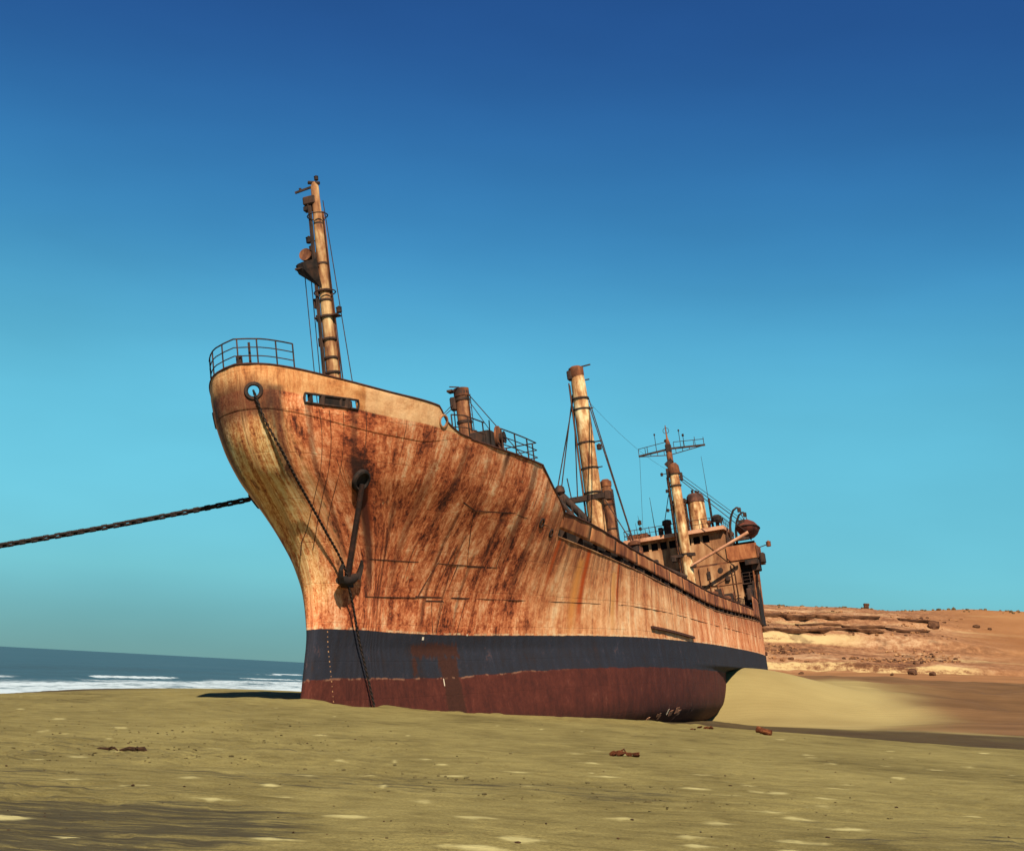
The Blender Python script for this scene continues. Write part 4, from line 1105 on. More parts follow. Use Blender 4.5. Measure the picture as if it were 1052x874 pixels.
# ---------------- foremast
M['brownmast'] = mat_metal('rusted_mast', [(.03, .011, .006), (.10, .032, .013), (.22, .085, .032), (.40, .22, .10)], 2.6, .3)
M['foremast'] = mat_metal('rusting_foremast', [(.035, .012, .007), (.12, .042, .016), (.27, .12, .046), (.46, .28, .12), (.64, .46, .24)], 2.2, .2)
FX, FY = 5.9, -.2
fm = MB().lathe((FX, FY, 11.2), (0, 0, 1), [(0, .31), (5, .28), (9.5, .235), (12.9, .19), (13.1, .10)], 20).build('foremast', M['foremast'], ship, True)
for z_, r_ in ((14.9, .36), (15.6, .34), (16.5, .36), (17.6, .36), (18.4, .30), (18.85, .36), (20.2, .27), (22.2, .22)): band((FX, FY, z_), r_, .09, fm)
MB().ring((FX, FY, 22.6), (0, 0, 1), .48, .03, 16, 5).build('hoop', M['dark'], fm, True)
MB().ring((FX, FY, 18.8), (0, 0, 1), .5, .03, 16, 5).build('hoop', M['dark'], fm, True)
ladder((FX-.1, FY+.40, 12.2), (FX-.05, FY+.34, 23.2), .34, fm)
MB().box((FX, FY+.28, 23.4), (.5, .62, .42)).build('mast_head_box', M['dark'], fm, bevel=.05)
MB().box((FX, FY+.42, 23.05), (.34, .42, .26)).build('light_box', M['dark'], fm, bevel=.04)
MB().bar((FX, FY, 24.12), (FX-.05, FY+1.0, 23.98), .08, .1).build('light_arm', M['dark'], fm)
MB().tube([(FX, FY-.25, 24.2), (FX, FY+.3, 24.36)], .09, 8).build('mast_cap', M['dark'], fm, True)
lamp((FX, FY-.12, 24.5), .1, fm); lamp((FX, FY+.75, 24.12), .06, fm)
lamp((FX-.1, FY+.50, 21.5), .14, fm); lamp((FX-.1, FY+.40, 21.05), .12, fm)
MB().bar((FX, FY+.1, 21.4), (FX-.1, FY+.55, 21.4), .05).build('bracket', M['dark'], fm)
# crow's nest scoop with its round searchlight
sv = []; sf = []
for k in range(9):
    a = pi*(k/8)
    for (dy, dz, w) in ((1.3, 20.3, .62), (1.22, 19.95, .58), (.5, 19.35, .42), (.02, 18.95, .26)):
        sv.append((FX - cos(a)*w, FY + dy*sin(a)**.6*.98 + .02, dz + (.22 if dz > 20.2 else 0)*0))
n4 = 4
sf = [(i*n4+j, i*n4+j+1, (i+1)*n4+j+1, (i+1)*n4+j) for i in range(8) for j in range(3)]
nest = MB().add(sv, sf).build('lookout_platform', M['dark'], fm, False)
md = nest.modifiers.new('plate', 'SOLIDIFY'); md.thickness = .06
MB().box((FX-.02, FY+.62, 20.05), (1.0, 1.1, .07)).build('platform_floor', M['dark'], nest)
sl = MB().lathe((FX+.25, FY+.72, 20.72), (-1, 0, .15), [(0, .12), (.1, .27), (.42, .31), (.46, .31), (.44, .26), (.40, .05)], 16).build('searchlight', M['brownmast'], fm, True)
MB().bar((FX+.1, FY+.72, 20.1), (FX+.1, FY+.72, 20.5), .1).build('yoke', M['dark'], sl)
MB().tube([(FX, FY+.2, 20.8), (FX, FY+.1, 19.0)], .16, 8).build('cable_trunk', M['dark'], fm, True)
# lower cross platform
cp_ = MB().box((FX, FY-.02, 17.6), (.5, 1.15, .07)).build('cross_platform', M['dark'], fm)
lamp((FX, FY-.62, 17.85), .13, cp_); MB().box((FX, FY+.42, 17.6), (.3, .16, .3)).build('block', M['dark'], cp_)
MB().box((FX, FY+.45, 18.35), (.22, .22, .45)).build('junction_box', M['dark'], fm); MB().box((FX, FY+.42, 16.45), (.2, .2, .4)).build('junction_box', M['dark'], fm)
for (y0, z0, y1, z1, x1) in ((.92, 20.1, 1.02, 12.6, .3), (.62, 19.6, .72, 12.6, .2), (.48, 18.4, .40, 12.6, .1), (-.35, 23.3, -.9, 12.3, .4), (-.28, 22.6, -.62, 12.3, -.2), (-.22, 20.2, -.45, 12.3, .3)):
    wire((FX, FY+y0, z0), (FX+x1, FY+y1, z1), fm, .022)
wire((FX+.1, FY-.24, 22.8), (FX+.1, FY-.32, 12.4), fm, .07, 0, M['rust'], 'cable')
wire((FX-.2, FY+.26, 23.0), (FX-.2, FY+.34, 12.4), fm, .085, 0, M['dark'], 'cable')

# ---------------- short post on the forecastle
SP = (14.6, -3.5)
st_ = MB().lathe((*SP, 11.0), (0, 0, 1), [(0, .37), (4.1, .35), (4.3, .30)], 18).build('derrick_post', M['brownmast'], ship, True)
for z_ in (13.55, 14.75, 15.1): band((*SP, z_), .40, .14, st_)
MB().lathe((*SP, 14.9), (0, 0, 1), [(0, .40), (.42, .40), (.48, .2)], 14).build('post_head', M['rust'], st_, True)
MB().box((SP[0]-.2, SP[1]+.42, 14.55), (.35, .3, .7)).build('cargo_block', M['dark'], st_, bevel=.06)
MB().box((SP[0]-.3, SP[1]+.45, 15.2), (.5, .3, .1)).build('bracket', M['dark'], st_)
MB().bar((SP[0]-.3, SP[1], 15.35), (SP[0]-.9, SP[1]+.3, 15.3), .05).build('bracket', M['dark'], st_)
wire((SP[0]-.2, SP[1]+.4, 14.6), (8.6, -2.8, 11.5), st_, .02); wire((SP[0]-.2, SP[1]+.4, 14.4), (8.0, -3.0, 11.5), st_, .02)
wire((SP[0], SP[1]-.35, 15.0), (16.4, -6.0, 11.4), st_, .025); wire((SP[0], SP[1]-.37, 14.6), (16.0, -5.4, 11.3), st_, .02)
ladder((SP[0]-.05, SP[1]-.42, 11.3), (SP[0]-.05, SP[1]-.42, 15.0), .3, st_)

# ---------------- midship mast
MX, MY = 57.0, -.18
mm_ = MB().lathe((MX, MY, 5.6), (0, 0, 1), [(0, .72), (10, .68), (16, .64), (19.6, .58), (20.6, .50)], 24).build('cargo_mast', M['cream'], ship, True)
MB().lathe((MX, MY+.05, 25.6), (0, 0, 1), [(0, .5), (.3, .62), (.9, .62), (1.05, .4)], 16).build('mast_head', M['rust'], mm_, True)
MB().box((MX-.3, MY+.55, 25.9), (.6, .4, .8)).build('head_block', M['dark'], mm_, bevel=.08)
MB().bar((MX, MY-.3, 26.55), (MX, MY-1.2, 26.6), .1).build('light_arm', M['dark'], mm_)
for z_, r_ in ((23.9, .70), (23.0, .66), (20.2, .70), (18.1, .72), (16.1, .76)): band((MX, MY, z_), r_, .14, mm_)
MB().bar((MX, MY-.6, 20.2), (MX, MY-1.25, 20.2), .09).build('bracket', M['dark'], mm_); lamp((MX, MY-1.0, 19.75), .2, mm_)
MB().bar((MX, MY-.6, 25.4), (MX, MY-.95, 25.4), .09).build('bracket', M['dark'], mm_)
MB().bar((MX, MY-.6, 18.1), (MX, MY-1.05, 18.1), .08).build('bracket', M['dark'], mm_)
MB().bar((MX, MY-.6, 23.0), (MX, MY-.95, 23.0), .08).build('bracket', M['dark'], mm_)
xt = MB().box((MX-.4, .1, 15.7), (.6, 3.3, .42)).build('crosstree', M['dark'], mm_)
MB().box((MX-.4, -1.45, 15.65), (.7, .45, .75)).build('crosstree_end', M['dark'], xt, bevel=.05)
ladder((MX-.2, MY+.82, 7), (MX-.2, MY+.72, 25.2), .42, mm_, rung=.45, r=.035)
wire((MX-.3, MY+.72, 25.3), (MX-.3, MY+.82, 7.0), mm_, .06, 0, M['rust'], 'cable')
bm_ = MB().tube([(MX-1., 2.25, 16.25), (MX-.6, .35, 13.7)], .30, 10).build('stowed_boom', M['dark'], mm_, True)
MB().tube([(MX-1.8, 2.6, 16.2), (MX-1.4, .6, 13.2)], .16, 8).build('boom_spar', M['dark'], bm_, True)
for k in range(4):
    y_ = 2.0-.5*k; MB().tube([(MX-1.2, y_, 15.9-.6*k), (MX-1.2, y_-.35, 13.0-.1*k)], .06, 5).build('lattice_bar', M['dark'], bm_)
    MB().tube([(MX-1.2, y_-.35, 13.0-.1*k), (MX-1.2, y_-.6, 15.2-.6*k)], .05, 5).build('lattice_bar', M['dark'], bm_)
gear = MB().lathe((MX-1.1, 2.25, 16.2), (0, 0, 1), [(0, .25), (.2, .42), (.6, .36), (.75, .2)], 10).build('block_cluster', M['dark'], mm_, True)
MB().box((MX-1.1, 2.3, 15.7), (.6, .55, .8)).build('block', M['dark'], gear, bevel=.08); MB().box((MX-1.1, 2.85, 15.75), (.4, .6, .25)).build('block', M['dark'], gear, bevel=.05)
MB().tube([(MX-1.1, 2.2, 15.7), (MX-1.1, 1.9, 12.4)], .12, 6).build('leg', M['dark'], gear)
MB().tube([(MX-1.1, 2.6, 15.7), (MX-1.1, 2.9, 12.4)], .10, 6).build('leg', M['dark'], gear)
wire((MX-.2, 1.6, 15.8), (MX-.2, 1.75, 17.6), mm_, .05)
for a, b in (((MX, MY+.6, 24.4), (MX-1.1, 2.15, 16.5)), ((MX, MY+.6, 24.0), (MX-1.0, 2.5, 16.6)), ((MX, MY+.62, 23.4), (MX-.4, 1.05, 15.9))): wire(a, b, mm_, .05)
for a, b in (((MX+.3, MY-.6, 24.0), (43.6, -5.6, 9.6)), ((MX+.3, MY-.6, 23.2), (45.2, -5.4, 9.0)), ((MX, MY-.6, 16.0), (50, -4.8, 9.3))): wire(a, b, mm_, .045)
vp = MB().lathe((58.6, -.95, 6), (0, 0, 1), [(0, .42), (10.6, .42), (11.1, .40), (11.3, .25)], 16).build('ventilator_post', M['brownmast'], ship, True)
MB().lathe((58.6, -.95, 16.7), (0, 0, 1), [(0, .46), (.4, .48), (.55, .3)], 14).build('ventilator_head', M['rust'], vp, True)
for z_ in (13.2, 15.2): band((58.6, -.95, z_), .46, .12, vp)
ladder((58.5, -1.45, 7), (58.5, -1.45, 16.4), .34, vp, rung=.4, r=.035)
dw = MB().box((55.5, -2.3, 9.2), (2.2, 2.6, 3.8)).build('winch_house', M['rust'], ship)
MB().lathe((53.6, -3.9, 9.4), (0, 1, 0), [(0, .6), (.1, .6), (.15, .35), (1.2, .35), (1.25, .6), (1.35, .6)], 14).build('cargo_winch', M['dark'], ship, True)
for s_, y_, z_, h_ in ((43.4, -5.6, 8.3, 1.5), (45.1, -5.4, 8.2, 1.1), (47.5, -5.2, 7.9, 1.2), (62, -5, 7.4, 1.4), (68, -5.4, 6.6, 1.6), (72.5, -5.6, 6.6, 1.4), (80, -5.2, 6.8, 1.9), (86, -5.5, 6.9, 1.7)):
    g = MB().box((s_, y_, z_+h_/2-.6), (.5, .5, h_+1)).build('ventilator', M['dark'], ship, bevel=.06)
    MB().lathe((s_, y_, z_+h_-.2), (0, 0, 1), [(0, .2), (.1, .42), (.3, .42), (.42, .2)], 10).build('cowl', M['rust'], g, True)

# ---------------- signal mast before the bridge
SX, SY = 98.3, -.18
sm = MB().lathe((SX, SY, 6.0), (0, 0, 1), [(0, .58), (12, .57), (17.6, .53), (18.4, .45)], 24).build('signal_mast', M['cream'], ship, True)
for z_, r_ in ((22.4, .64), (23.7, .62), (14.9, .66)): band((SX, SY, z_), r_, .14, sm)
MB().lathe((SX, SY-.02, 23.6), (0, 0, 1), [(0, .52), (.2, .66), (1.0, .60), (1.3, .36)], 14).build('mast_head', M['rust'], sm, True)
MB().box((SX-.1, SY-.75, 23.3), (.4, .3, .9)).build('block', M['dark'], sm, bevel=.06); MB().box((SX-.1, SY+.6, 23.9), (.5, .4, 1.0)).build('block', M['dark'], sm, bevel=.06)
tm = MB().lathe((SX, SY+.2, 24.6), (0, 0, 1), [(0, .32), (1.2, .34), (2.6, .26), (3.2, .10), (4.6, .05)], 12).build('topmast', M['rust'], sm, True)
MB().box((SX-.1, SY+.35, 25.0), (.5, .95, .45), Matrix.Rotation(radians(-35), 3, 'X')).build('radar_bracket', M['dark'], tm)
MB().box((SX-.05, SY+.2, 26.6), (.55, .62, .9)).build('yard_collar', M['dark'], tm, bevel=.06)
MB().ring((SX, SY+.2, 28.6), (1, 0, 0), .32, .03, 16, 5).build('direction_finder_loop', M['dark'], tm, True)
lamp((SX, SY+.42, 27.5), .14, tm); 
yd = MB().bar((SX, 3.4, 26.30), (SX, SY, 26.55), .16, .2).build('yard_arm', M['dark'], tm)
MB().bar((SX, 3.4, 26.25), (SX, SY+.2, 25.85), .08).build('brace', M['dark'], yd)
for k in range(4): MB().bar((SX, 2.8-.75*k, 26.28+.05*k), (SX, 2.8-.75*k, 26.15-.09*k), .06).build('brace', M['dark'], yd)
yd2 = MB().bar((SX, SY, 26.55), (SX, -4.0, 26.30), .16, .2).build('yard_arm', M['dark'], tm)
MB().bar((SX, -3.6, 26.25), (SX, SY+.2, 25.85), .08).build('brace', M['dark'], yd2)
for k in range(4): MB().bar((SX, -3.0+.75*k, 26.3+.05*k), (SX, -3.0+.75*k, 26.2-.09*k), .06).build('brace', M['dark'], yd2)
railing('yard_railing', [(SX, 3.35, 26.35), (SX, .4, 26.6)], .75, 1.0, M['dark'], yd, 1, .03, .035)
railing('yard_railing', [(SX, -.6, 26.6), (SX, -3.95, 26.35)], .62, 1.1, M['dark'], yd2, 1, .03, .035)
for y_, z_, h_, par in ((1.35, 26.4, 2.0, yd), (-1.35, 26.5, 1.9, yd2), (-1.75, 26.5, 1.3, yd2), (2.6, 26.3, .8, yd), (-2.95, 26.4, 1.0, yd2), (-3.9, 26.3, .9, yd2)):
    MB().tube([(SX, y_, z_), (SX, y_, z_+h_)], .035, 5).build('antenna', M['dark'], par)
    if h_ > 1: lamp((SX, y_, z_+h_), .12 if h_ < 1.8 else .09, par)
for z_, dy in ((23.9, 1.35), (22.0, 1.05), (19.9, 1.25)):
    b_ = MB().bar((SX, SY+.4, z_), (SX, SY+dy, z_), .07).build('light_bracket', M['dark'], sm); lamp((SX, SY+dy, z_), .15, b_)
ladder((SX-.1, SY+.72, 7), (SX-.1, SY+.66, 23.6), .5, sm, rung=.5, r=.05)
MB().tube([(SX+.1, SY+.78, 23.5), (SX+.1, SY+.86, 7.)], .16, 8).build('cable_trunk', M['rust'], sm, True)
MB().box((SX-.2, SY+.3, 14.75), (.7, 2.6, .3)).build('gooseneck_platform', M['dark'], sm)
MB().box((SX-.2, SY+1.3, 14.55), (.8, .5, .7)).build('bracket', M['dark'], sm, bevel=.05)
MB().tube([(SX-1.2, 3.1, 14.2), (SX-.5, SY+.15, 12.4)], .20, 8).build('stowed_boom', M['dark'], sm, True)
MB().box((SX-1.2, 3.1, 14.4), (.5, .8, .5)).build('boom_head', M['dark'], sm, bevel=.08)
bo = MB().tube([(SX-.6, SY-.45, 13.5), (SX-.2, -7.15, 16.15)], [.13, .19], 10).build('derrick_boom', M['salmon'], sm, True)
MB().box((SX-.5, SY-.75, 13.5), (.4, .5, .4)).build('heel_fitting', M['dark'], bo, bevel=.06)
for a, b in (((SX, SY+.5, 23.0), (100.4, 2.3, 17.9)), ((SX, SY+.4, 22.5), (100.2, .9, 17.7)), ((SX, SY-.5, 23.8), (105., -6.6, 17.8)), ((SX, SY-.45, 23.4), (104, -6.2, 17.8)), ((SX-.2, -7.0, 16.2), (SX-.1, SY-.55, 23.0))):
    wire(a, b, sm, .045 if a[2] < 23.7 and b[2] > 17 else .03)
wire((SX, 3.3, 26.3), (100.6, 4.6, 17.9), sm, .018); wire((SX-.1, SY+.3, 24.), (58.5, .2, 25.), sm, .012, .8)

# ---------------- deckhouse and bridge
HX = 101.0
house = MB().add([(x_, y_, z_) for x_, w_ in ((HX, 5.3), (HX+5.5, 5.2), (HX+12, 3.6)) for y_ in (-w_, w_) for z_ in (6.1, 13.52)],
                [(0, 1, 3, 2), (0, 4, 5, 1), (2, 3, 7, 6), (1, 5, 7, 3), (4, 8, 9, 5), (6, 7, 11, 10), (5, 9, 11, 7), (8, 10, 11, 9)]).build('deckhouse', M['tan'], ship)
for z_ in (8.85, 11.25):
    MB().box((HX-.03, 0, z_), (.08, 10.64, .05)).build('deck_seam', M['rust'], house)
MB().box((HX+2.6, -5.95, 11.1), (5.0, 1.3, .12)).build('side_deck', M['dark'], house); MB().box((HX+2.6, 5.95, 11.1), (5.0, 1.3, .12)).build('side_deck', M['dark'], house)
MB().box((HX+2.6, -5.95, 8.75), (5.0, 1.3, .12)).build('side_deck', M['dark'], house)
bd = MB().box((HX+3.62, 0, 13.62), (7.2, 14.7, .2)).build('boat_deck', M['rust'], house)
MB().box((HX-.06, -5.8, 14.5), (.08, 3.3, 1.6)).build('deck_screen', M['bulwark'], bd)
MB().box((HX+1.6, -7.42, 14.35), (3.6, .08, 1.4)).build('deck_screen', M['rust'], bd)
MB().box((HX-.25, 6.2, 14.45), (.08, 2.8, 1.55)).build('deck_screen', M['bulwark'], bd)
MB().box((HX-.2, -6.7, 13.3), (.5, 1.4, .55)).build('deck_bracket', M['dark'], bd)
# open side passage: posts, ladders, rails, lockers
for s_ in (101.2, 102.6, 104.2, 106):
    MB().tube([(s_, -6.5, 7.0), (s_, -6.7, 13.5)], .09, 8).build('stanchion', M['cream'] if s_ > 103 and s_ < 106 else M['rust'], house, True)
railing('side_railing', [(101.3, -6.55, 11.15), (103.5, -6.55, 11.15), (106, -6.5, 11.15)], 1.1, 1.2, M['dark'], house, 3, .03, .04)
railing('side_railing', [(101.2, -5.4, 11.15), (101.2, -6.55, 11.15)], 1.1, .8, M['dark'], house, 3, .03, .04)
ladder((101.6, -6.3, 8.8), (103.6, -6.3, 11.1), .8, house, (0, 1, 0), .3, .05)
ladder((103.6, -6.2, 11.2), (105.6, -6.2, 13.5), .8, house, (0, 1, 0), .3, .05)
MB().box((103.6, -6.0, 10.0), (3.0, 1.36, 6.9)).build('passage_shade_box', M['iron'], house)  # added black box that stands in for the shade in the open passage
MB().box((101.9, -7.0, 12.9), (1.6, .9, 1.2)).build('locker', M['dark'], house, bevel=.08)
MB().lathe((101.8, -6.9, 11.2), (0, 0, 1), [(0, .3), (.9, .32), (1.1, .2)], 10).build('fuel_drum', M['rust'], house, True)
MB().tube([(101.4, -7.1, 13.3), (101.3, -6.9, 10.2), (101.6, -6.6, 8.9)], .07, 6).build('hose', M['iron'], house, True)
MB().box((102.3, -5.75, 9.6), (.8, .8, 1.6)).build('locker', M['dark'], house, bevel=.05); MB().box((104.3, -6.1, 9.4), (1.6, .9, 1.2)).build('locker', M['rust'], house, bevel=.05)
MB().box((101.7, -6.2, 8.95), (.3, .9, .14)).build('life_raft_cradle', M['palechip'], house)
for y_, z_ in ((-3.5, 9.6), (-3.2, 12.9)):
    p_ = MB().lathe((HX-.06, y_, z_), (1, 0, 0), [(0, .3), (.05, .3), (.07, .22)], 14).build('porthole', M['dark'], house, True)
for y_ in (-.2, 1.6, 3.4): MB().lathe((HX-.06, y_, 12.3), (1, 0, 0), [(0, .22), (.05, .22), (.07, .16)], 14).build('porthole', M['dark'], house, True)
MB().box((HX-.1, -1.9, 12.55), (.12, .35, .8)).build('junction_box', M['dark'], house); wire((HX-.08, -.4, 11.6), (HX-.08, -2.6, 11.3), house, .05)
MB().box((HX-.1, -2.7, 11.0), (.12, .1, 1.0)).build('pipe_bracket', M['rust'], house)
wire((HX-.08, -1.9, 13.4), (HX-.08, -1.9, 6.5), house, .05, 0, M['rust'], 'pipe')
MB().box((HX-.06, 1.4, 8.0), (.1, .9, 1.9)).build('door', M['rust'], house); MB().box((HX-.06, -3.2, 8.0-.6), (.1, .9, 1.9)).build('door', M['rust'], house)

railing('front_railing', [(HX-.5, 4.8, 8.9), (HX-.5, 0, 8.9), (HX-.5, -5.0, 8.9)], 1.0, 1.0, M['dark'], house, 3, .03, .04)
MB().box((HX-.35, 0, 8.88), (.7, 10.4, .08)).build('front_catwalk', M['dark'], house)
for y_, z0, z1 in ((2.4, 6.5, 13.4), (-.9, 9., 13.4), (-4.4, 6.5, 13.3), (-4.75, 8.9, 13.3)):
    wire((HX-.12, y_, z0), (HX-.12, y_, z1), house, .055, 0, M['rust'], 'pipe')
for y_, z_ in ((-2.2, 10.1), (.6, 10.2), (-3.9, 11.9), (2.9, 9.9)):
    MB().box((HX-.16, y_, z_), (.3, .45, .5)).build('vent_box', M['dark'], house, bevel=.04)
wire((HX-.3, -4.9, 12.6), (HX-.3, 1.0, 10.9), house, .03, .25, None, 'slack_cable')
# wheelhouse: a front built round its window openings
BY0, BY1 = -4.1, 6.6
wh = MB().box((HX+3.6, (BY0+BY1)/2, 14.90), (7.0, BY1-BY0, 2.36)).build('wheelhouse', M['tan'], ship)
MB().box((HX+.28, (BY0+BY1)/2, 17.08), (.3, BY1-BY0, .26)).build('window_header', M['tan'], wh)
MB().box((HX+7.0, (BY0+BY1)/2, 16.65), (.2, BY1-BY0, 1.1)).build('rear_wall', M['tan'], wh)
MB().box((HX+3.6, BY0+.1, 16.65), (6.6, .2, 1.1)).build('side_wall', M['tan'], wh); MB().box((HX+3.6, BY1-.1, 16.65), (6.6, .2, 1.1)).build('side_wall', M['tan'], wh)
wy = [4.65, 3.62, 2.6, 1.62, .75, -.1, -1.1, -2.12]
edges_ = [BY1] + [v for y_ in wy for v in (y_+.37, y_-.37)] + [BY0]
for k in range(0, len(edges_), 2):
    a, b = edges_[k], edges_[k+1]
    if a-b > .02: MB().box((HX+.26, (a+b)/2, 16.5), (.26, a-b, 1.0)).build('window_post', M['tan'], wh)
for y_ in wy:
    f_ = MB().box((HX+.30, y_, 16.10), (.22, .74, .10)).build('window', M['rust'], wh)
    MB().box((HX+.36, y_, 16.52), (.03, .74, .86)).build('pane', M['dark_pane'], f_)
MB().box((HX+.22, (BY0+BY1)/2, 15.72), (.06, BY1-BY0+.02, .06)).build('wall_rail', M['rust'], wh)
rf_ = MB().box((HX+3.3, (BY0+BY1)/2, 17.42), (8.0, BY1-BY0+.5, .40)).build('bridge_roof', M['salmon'], wh)
railing('monkey_island_railing', [(HX-.4, 6.7, 17.62), (HX-.4, 3, 17.62), (HX-.4, -4.2, 17.62)], 1.05, 1.2, M['dark'], wh, 2, .03, .035)
railing('monkey_island_railing', [(HX-.4, -4.2, 17.62), (HX+6.8, -4.2, 17.62)], 1.05, 1.4, M['dark'], wh, 2, .03, .035)
railing('monkey_island_railing', [(HX-.4, 6.7, 17.62), (HX+6.8, 6.7, 17.62)], 1.05, 1.4, M['dark'], wh, 2, .03, .035)
MB().lathe((HX+.8, 2.0, 17.6), (0, 0, 1), [(0, .45), (1.1, .42), (1.3, .55), (1.7, .5), (1.8, .2)], 12).build('compass_binnacle', M['dark'], rf_, True)
MB().box((HX+.6, 2.75, 18.1), (.5, .5, 1.0)).build('signal_locker', M['dark'], rf_, bevel=.05)
MB().box((HX+2.2, 5.6, 18.0), (2.0, 2.2, .8)).build('signal_locker', M['rust'], rf_, bevel=.05)
MB().lathe((HX+.4, -3.6, 17.6), (0, 0, 1), [(0, .2), (.6, .2), (.7, .5), (1.2, .55), (1.4, .3)], 12).build('searchlight', M['dark'], rf_, True)
MB().box((HX+.3, -3.95, 18.35), (.6, .5, .6), Matrix.Rotation(.5, 3, 'X')).build('searchlight_hood', M['dark'], rf_)
for y_, h_, r_ in ((3.4, 4.6, .035), (5.0, 2.8, .03), (5.4, 2.0, .03), (-3.0, 8.2, .03), (6.3, 1.6, .03), (-.6, 1.6, .04), (4.0, 1.4, .04), (-1.9, 1.3, .05)):
    MB().tube([(HX+.9, y_, 17.6), (HX+.9, y_+.12, 17.6+h_)], [r_*1.6, r_*.6], 5).build('antenna', M['dark'], rf_)
lamp((HX+.9, 5.05, 19.6), .22, rf_); lamp((HX+.9, 5.05, 18.9), .16, rf_)
MB().tube([(HX+.9, -3.0, 17.6), (HX+.9, -3.0, 21.0)], .13, 8).build('antenna_base', M['dark'], rf_, True)
for y_ in (0.6, -2.6): MB().lathe((HX+1.2, y_, 17.6), (0, 0, 1), [(0, .16), (.5, .14), (.7, .3), (.95, .28), (1.05, .1)], 10).build('ventilator', M['rust'], rf_, True)

# funnel
fn = MB()
for h_, (ry_, rx_) in ((0, (1.02, 1.7)), (4.5, (.95, 1.6))):
    fn.v += [(108.4 + rx_*cos(2*pi*k/28), -.55 + ry_*sin(2*pi*k/28), 17.2 + h_) for k in range(28)]
fn.f += [(k, (k+1) % 28, 28+(k+1) % 28, 28+k) for k in range(28)] + [tuple(range(28, 56))]
fo = fn.build('funnel', M['cream'], ship, True)
cpz = MB()
for h_, g in ((0, 1.04), (.75, 1.0), (1.0, .82)):
    cpz.v += [(108.4 + 1.6*g*cos(2*pi*k/28), -.55 + .96*g*sin(2*pi*k/28), 21.7 + h_) for k in range(28)]
cpz.f += [(i*28+k, i*28+(k+1) % 28, (i+1)*28+(k+1) % 28, (i+1)*28+k) for i in range(2) for k in range(28)] + [tuple(range(56, 84)), tuple(range(27, -1, -1))]
cap = cpz.build('funnel_cap', M['funnelcap'], fo, True)
for y_, h_ in ((-.75, .7), (-.35, .9), (-1.0, .5)): MB().tube([(108.2, y_, 22.4), (108.2, y_, 22.7+h_*.6)], .14, 8).build('exhaust_pipe', M['dark'], cap, True)
tr_ = MB().box((107.2, 1.05, 19.5), (1.2, 1.2, 4.6)).build('engine_casing', M['rust'], ship)
MB().box((107.2, 1.05, 21.95), (1.4, 1.5, .5)).build('casing_top', M['dark'], tr_, bevel=.08)
MB().tube([(107, .95, 22.), (107, .95, 22.9)], .16, 8).build('exhaust_pipe', M['dark'], tr_, True)
for z_ in (18.6, 19.8, 20.9): MB().box((106.55, 1.05, z_), (.1, 1.2, .1)).build('casing_band', M['dark'], tr_)
ladder((106.5, .55, 17.7), (106.5, .55, 21.8), .4, tr_, (0, 1, 0), .4, .05)
MB().box((109.5, 0, 15.0), (5, 5.6, 3.2)).build('after_casing', M['tan'], ship)

# davits, lifeboat
for s_ in (101.9, 106.4):
    pts = [(s_, -4.75, 13.7), (s_, -4.75, 16.2), (s_, -4.85, 17.6), (s_, -5.1, 18.6), (s_, -5.45, 19.25), (s_, -5.85, 19.5), (s_, -6.05, 19.45)]
    dv = MB().tube(pts, [.15, .14, .14, .13, .12, .10, .09], 8).build('davit', M['dark'] if s_ < 104 else M['iron'], ship, True)
    MB().box((s_, -6.1, 19.2), (.3, .4, .5)).build('davit_head', M['dark'], dv, bevel=.05)
    wire((s_, -6.15, 19.1), (s_, -6.35, 18.3), dv, .05, 0, None, 'fall')
    MB().box((s_, -5.5, 16.0), (.5, 2.4, .3)).build('boat_chock', M['dark'], dv)
    MB().add([(s_-.15, -4.0, 14), (s_+.15, -4.0, 14), (s_, -4.45, 17.7), (s_-.15, -4.7, 14), (s_+.15, -4.7, 14)], [(0, 1, 2), (3, 2, 4), (0, 2, 3), (1, 4, 2), (0, 3, 4, 1)]).build('davit_brace', M['dark'], dv)
LB = (104.2, -6.45, 16.35)
lb = thing('lifeboat', 'faded orange-red lifeboat hung in davits beside the bridge', 'lifeboat', LB)
def boat_rows(zs, ws, ls, y0=0):
    P = []
    for z_, w_, l_ in zip(zs, ws, ls):
        row = []
        for k in range(28):
            a = 2*pi*k/28; c_, s2 = cos(a), sin(a)
            row.append((l_*np.sign(c_)*abs(c_)**.8, w_*np.sign(s2)*abs(s2)**.75, z_))
        P.append(row)
    P = np.array(P); return np.concatenate([P, P[:, :1]], 1)
zs = [0, .12, .4, .8, 1.0]; ws = [.1, .5, .92, 1.15, 1.2]; ls = [1.8, 2.4, 2.75, 3.0, 3.05]
grid_mesh('boat_hull', boat_rows(zs, ws, ls), M['boat'], lb)
zs = [1.0, 1.25, 1.55, 1.78, 1.84]; ws = [1.16, 1.08, .86, .45, .02]; ls = [3.0, 2.85, 2.5, 1.9, .5]
grid_mesh('canopy', boat_rows(zs, ws, ls), M['boat'], lb)
MB().ring((0, 0, 1.0), (0, 0, 1), 1.0, .06, 24, 5).build('tmp', M['dark'], lb)
bpy.data.objects.remove(bpy.data.objects['tmp'], do_unlink=True)
pts = [(3.08*cos(a)*abs(cos(a))**-.2 if abs(cos(a)) > 1e-3 else 0, 1.23*np.sign(sin(a))*abs(sin(a))**.75, 1.0) for a in np.linspace(0, 2*pi, 41)]
MB().tube(pts, .06, 6, False).build('fender_rail', M['dark'], lb, True)
MB().box((0, 0, -.02), (3.6, .1, .22)).build('keel', M['dark'], lb)
MB().box((-2.62, .28, 1.42), (.25, .7, .55)).build('hatch', M['dark'], lb, bevel=.06)
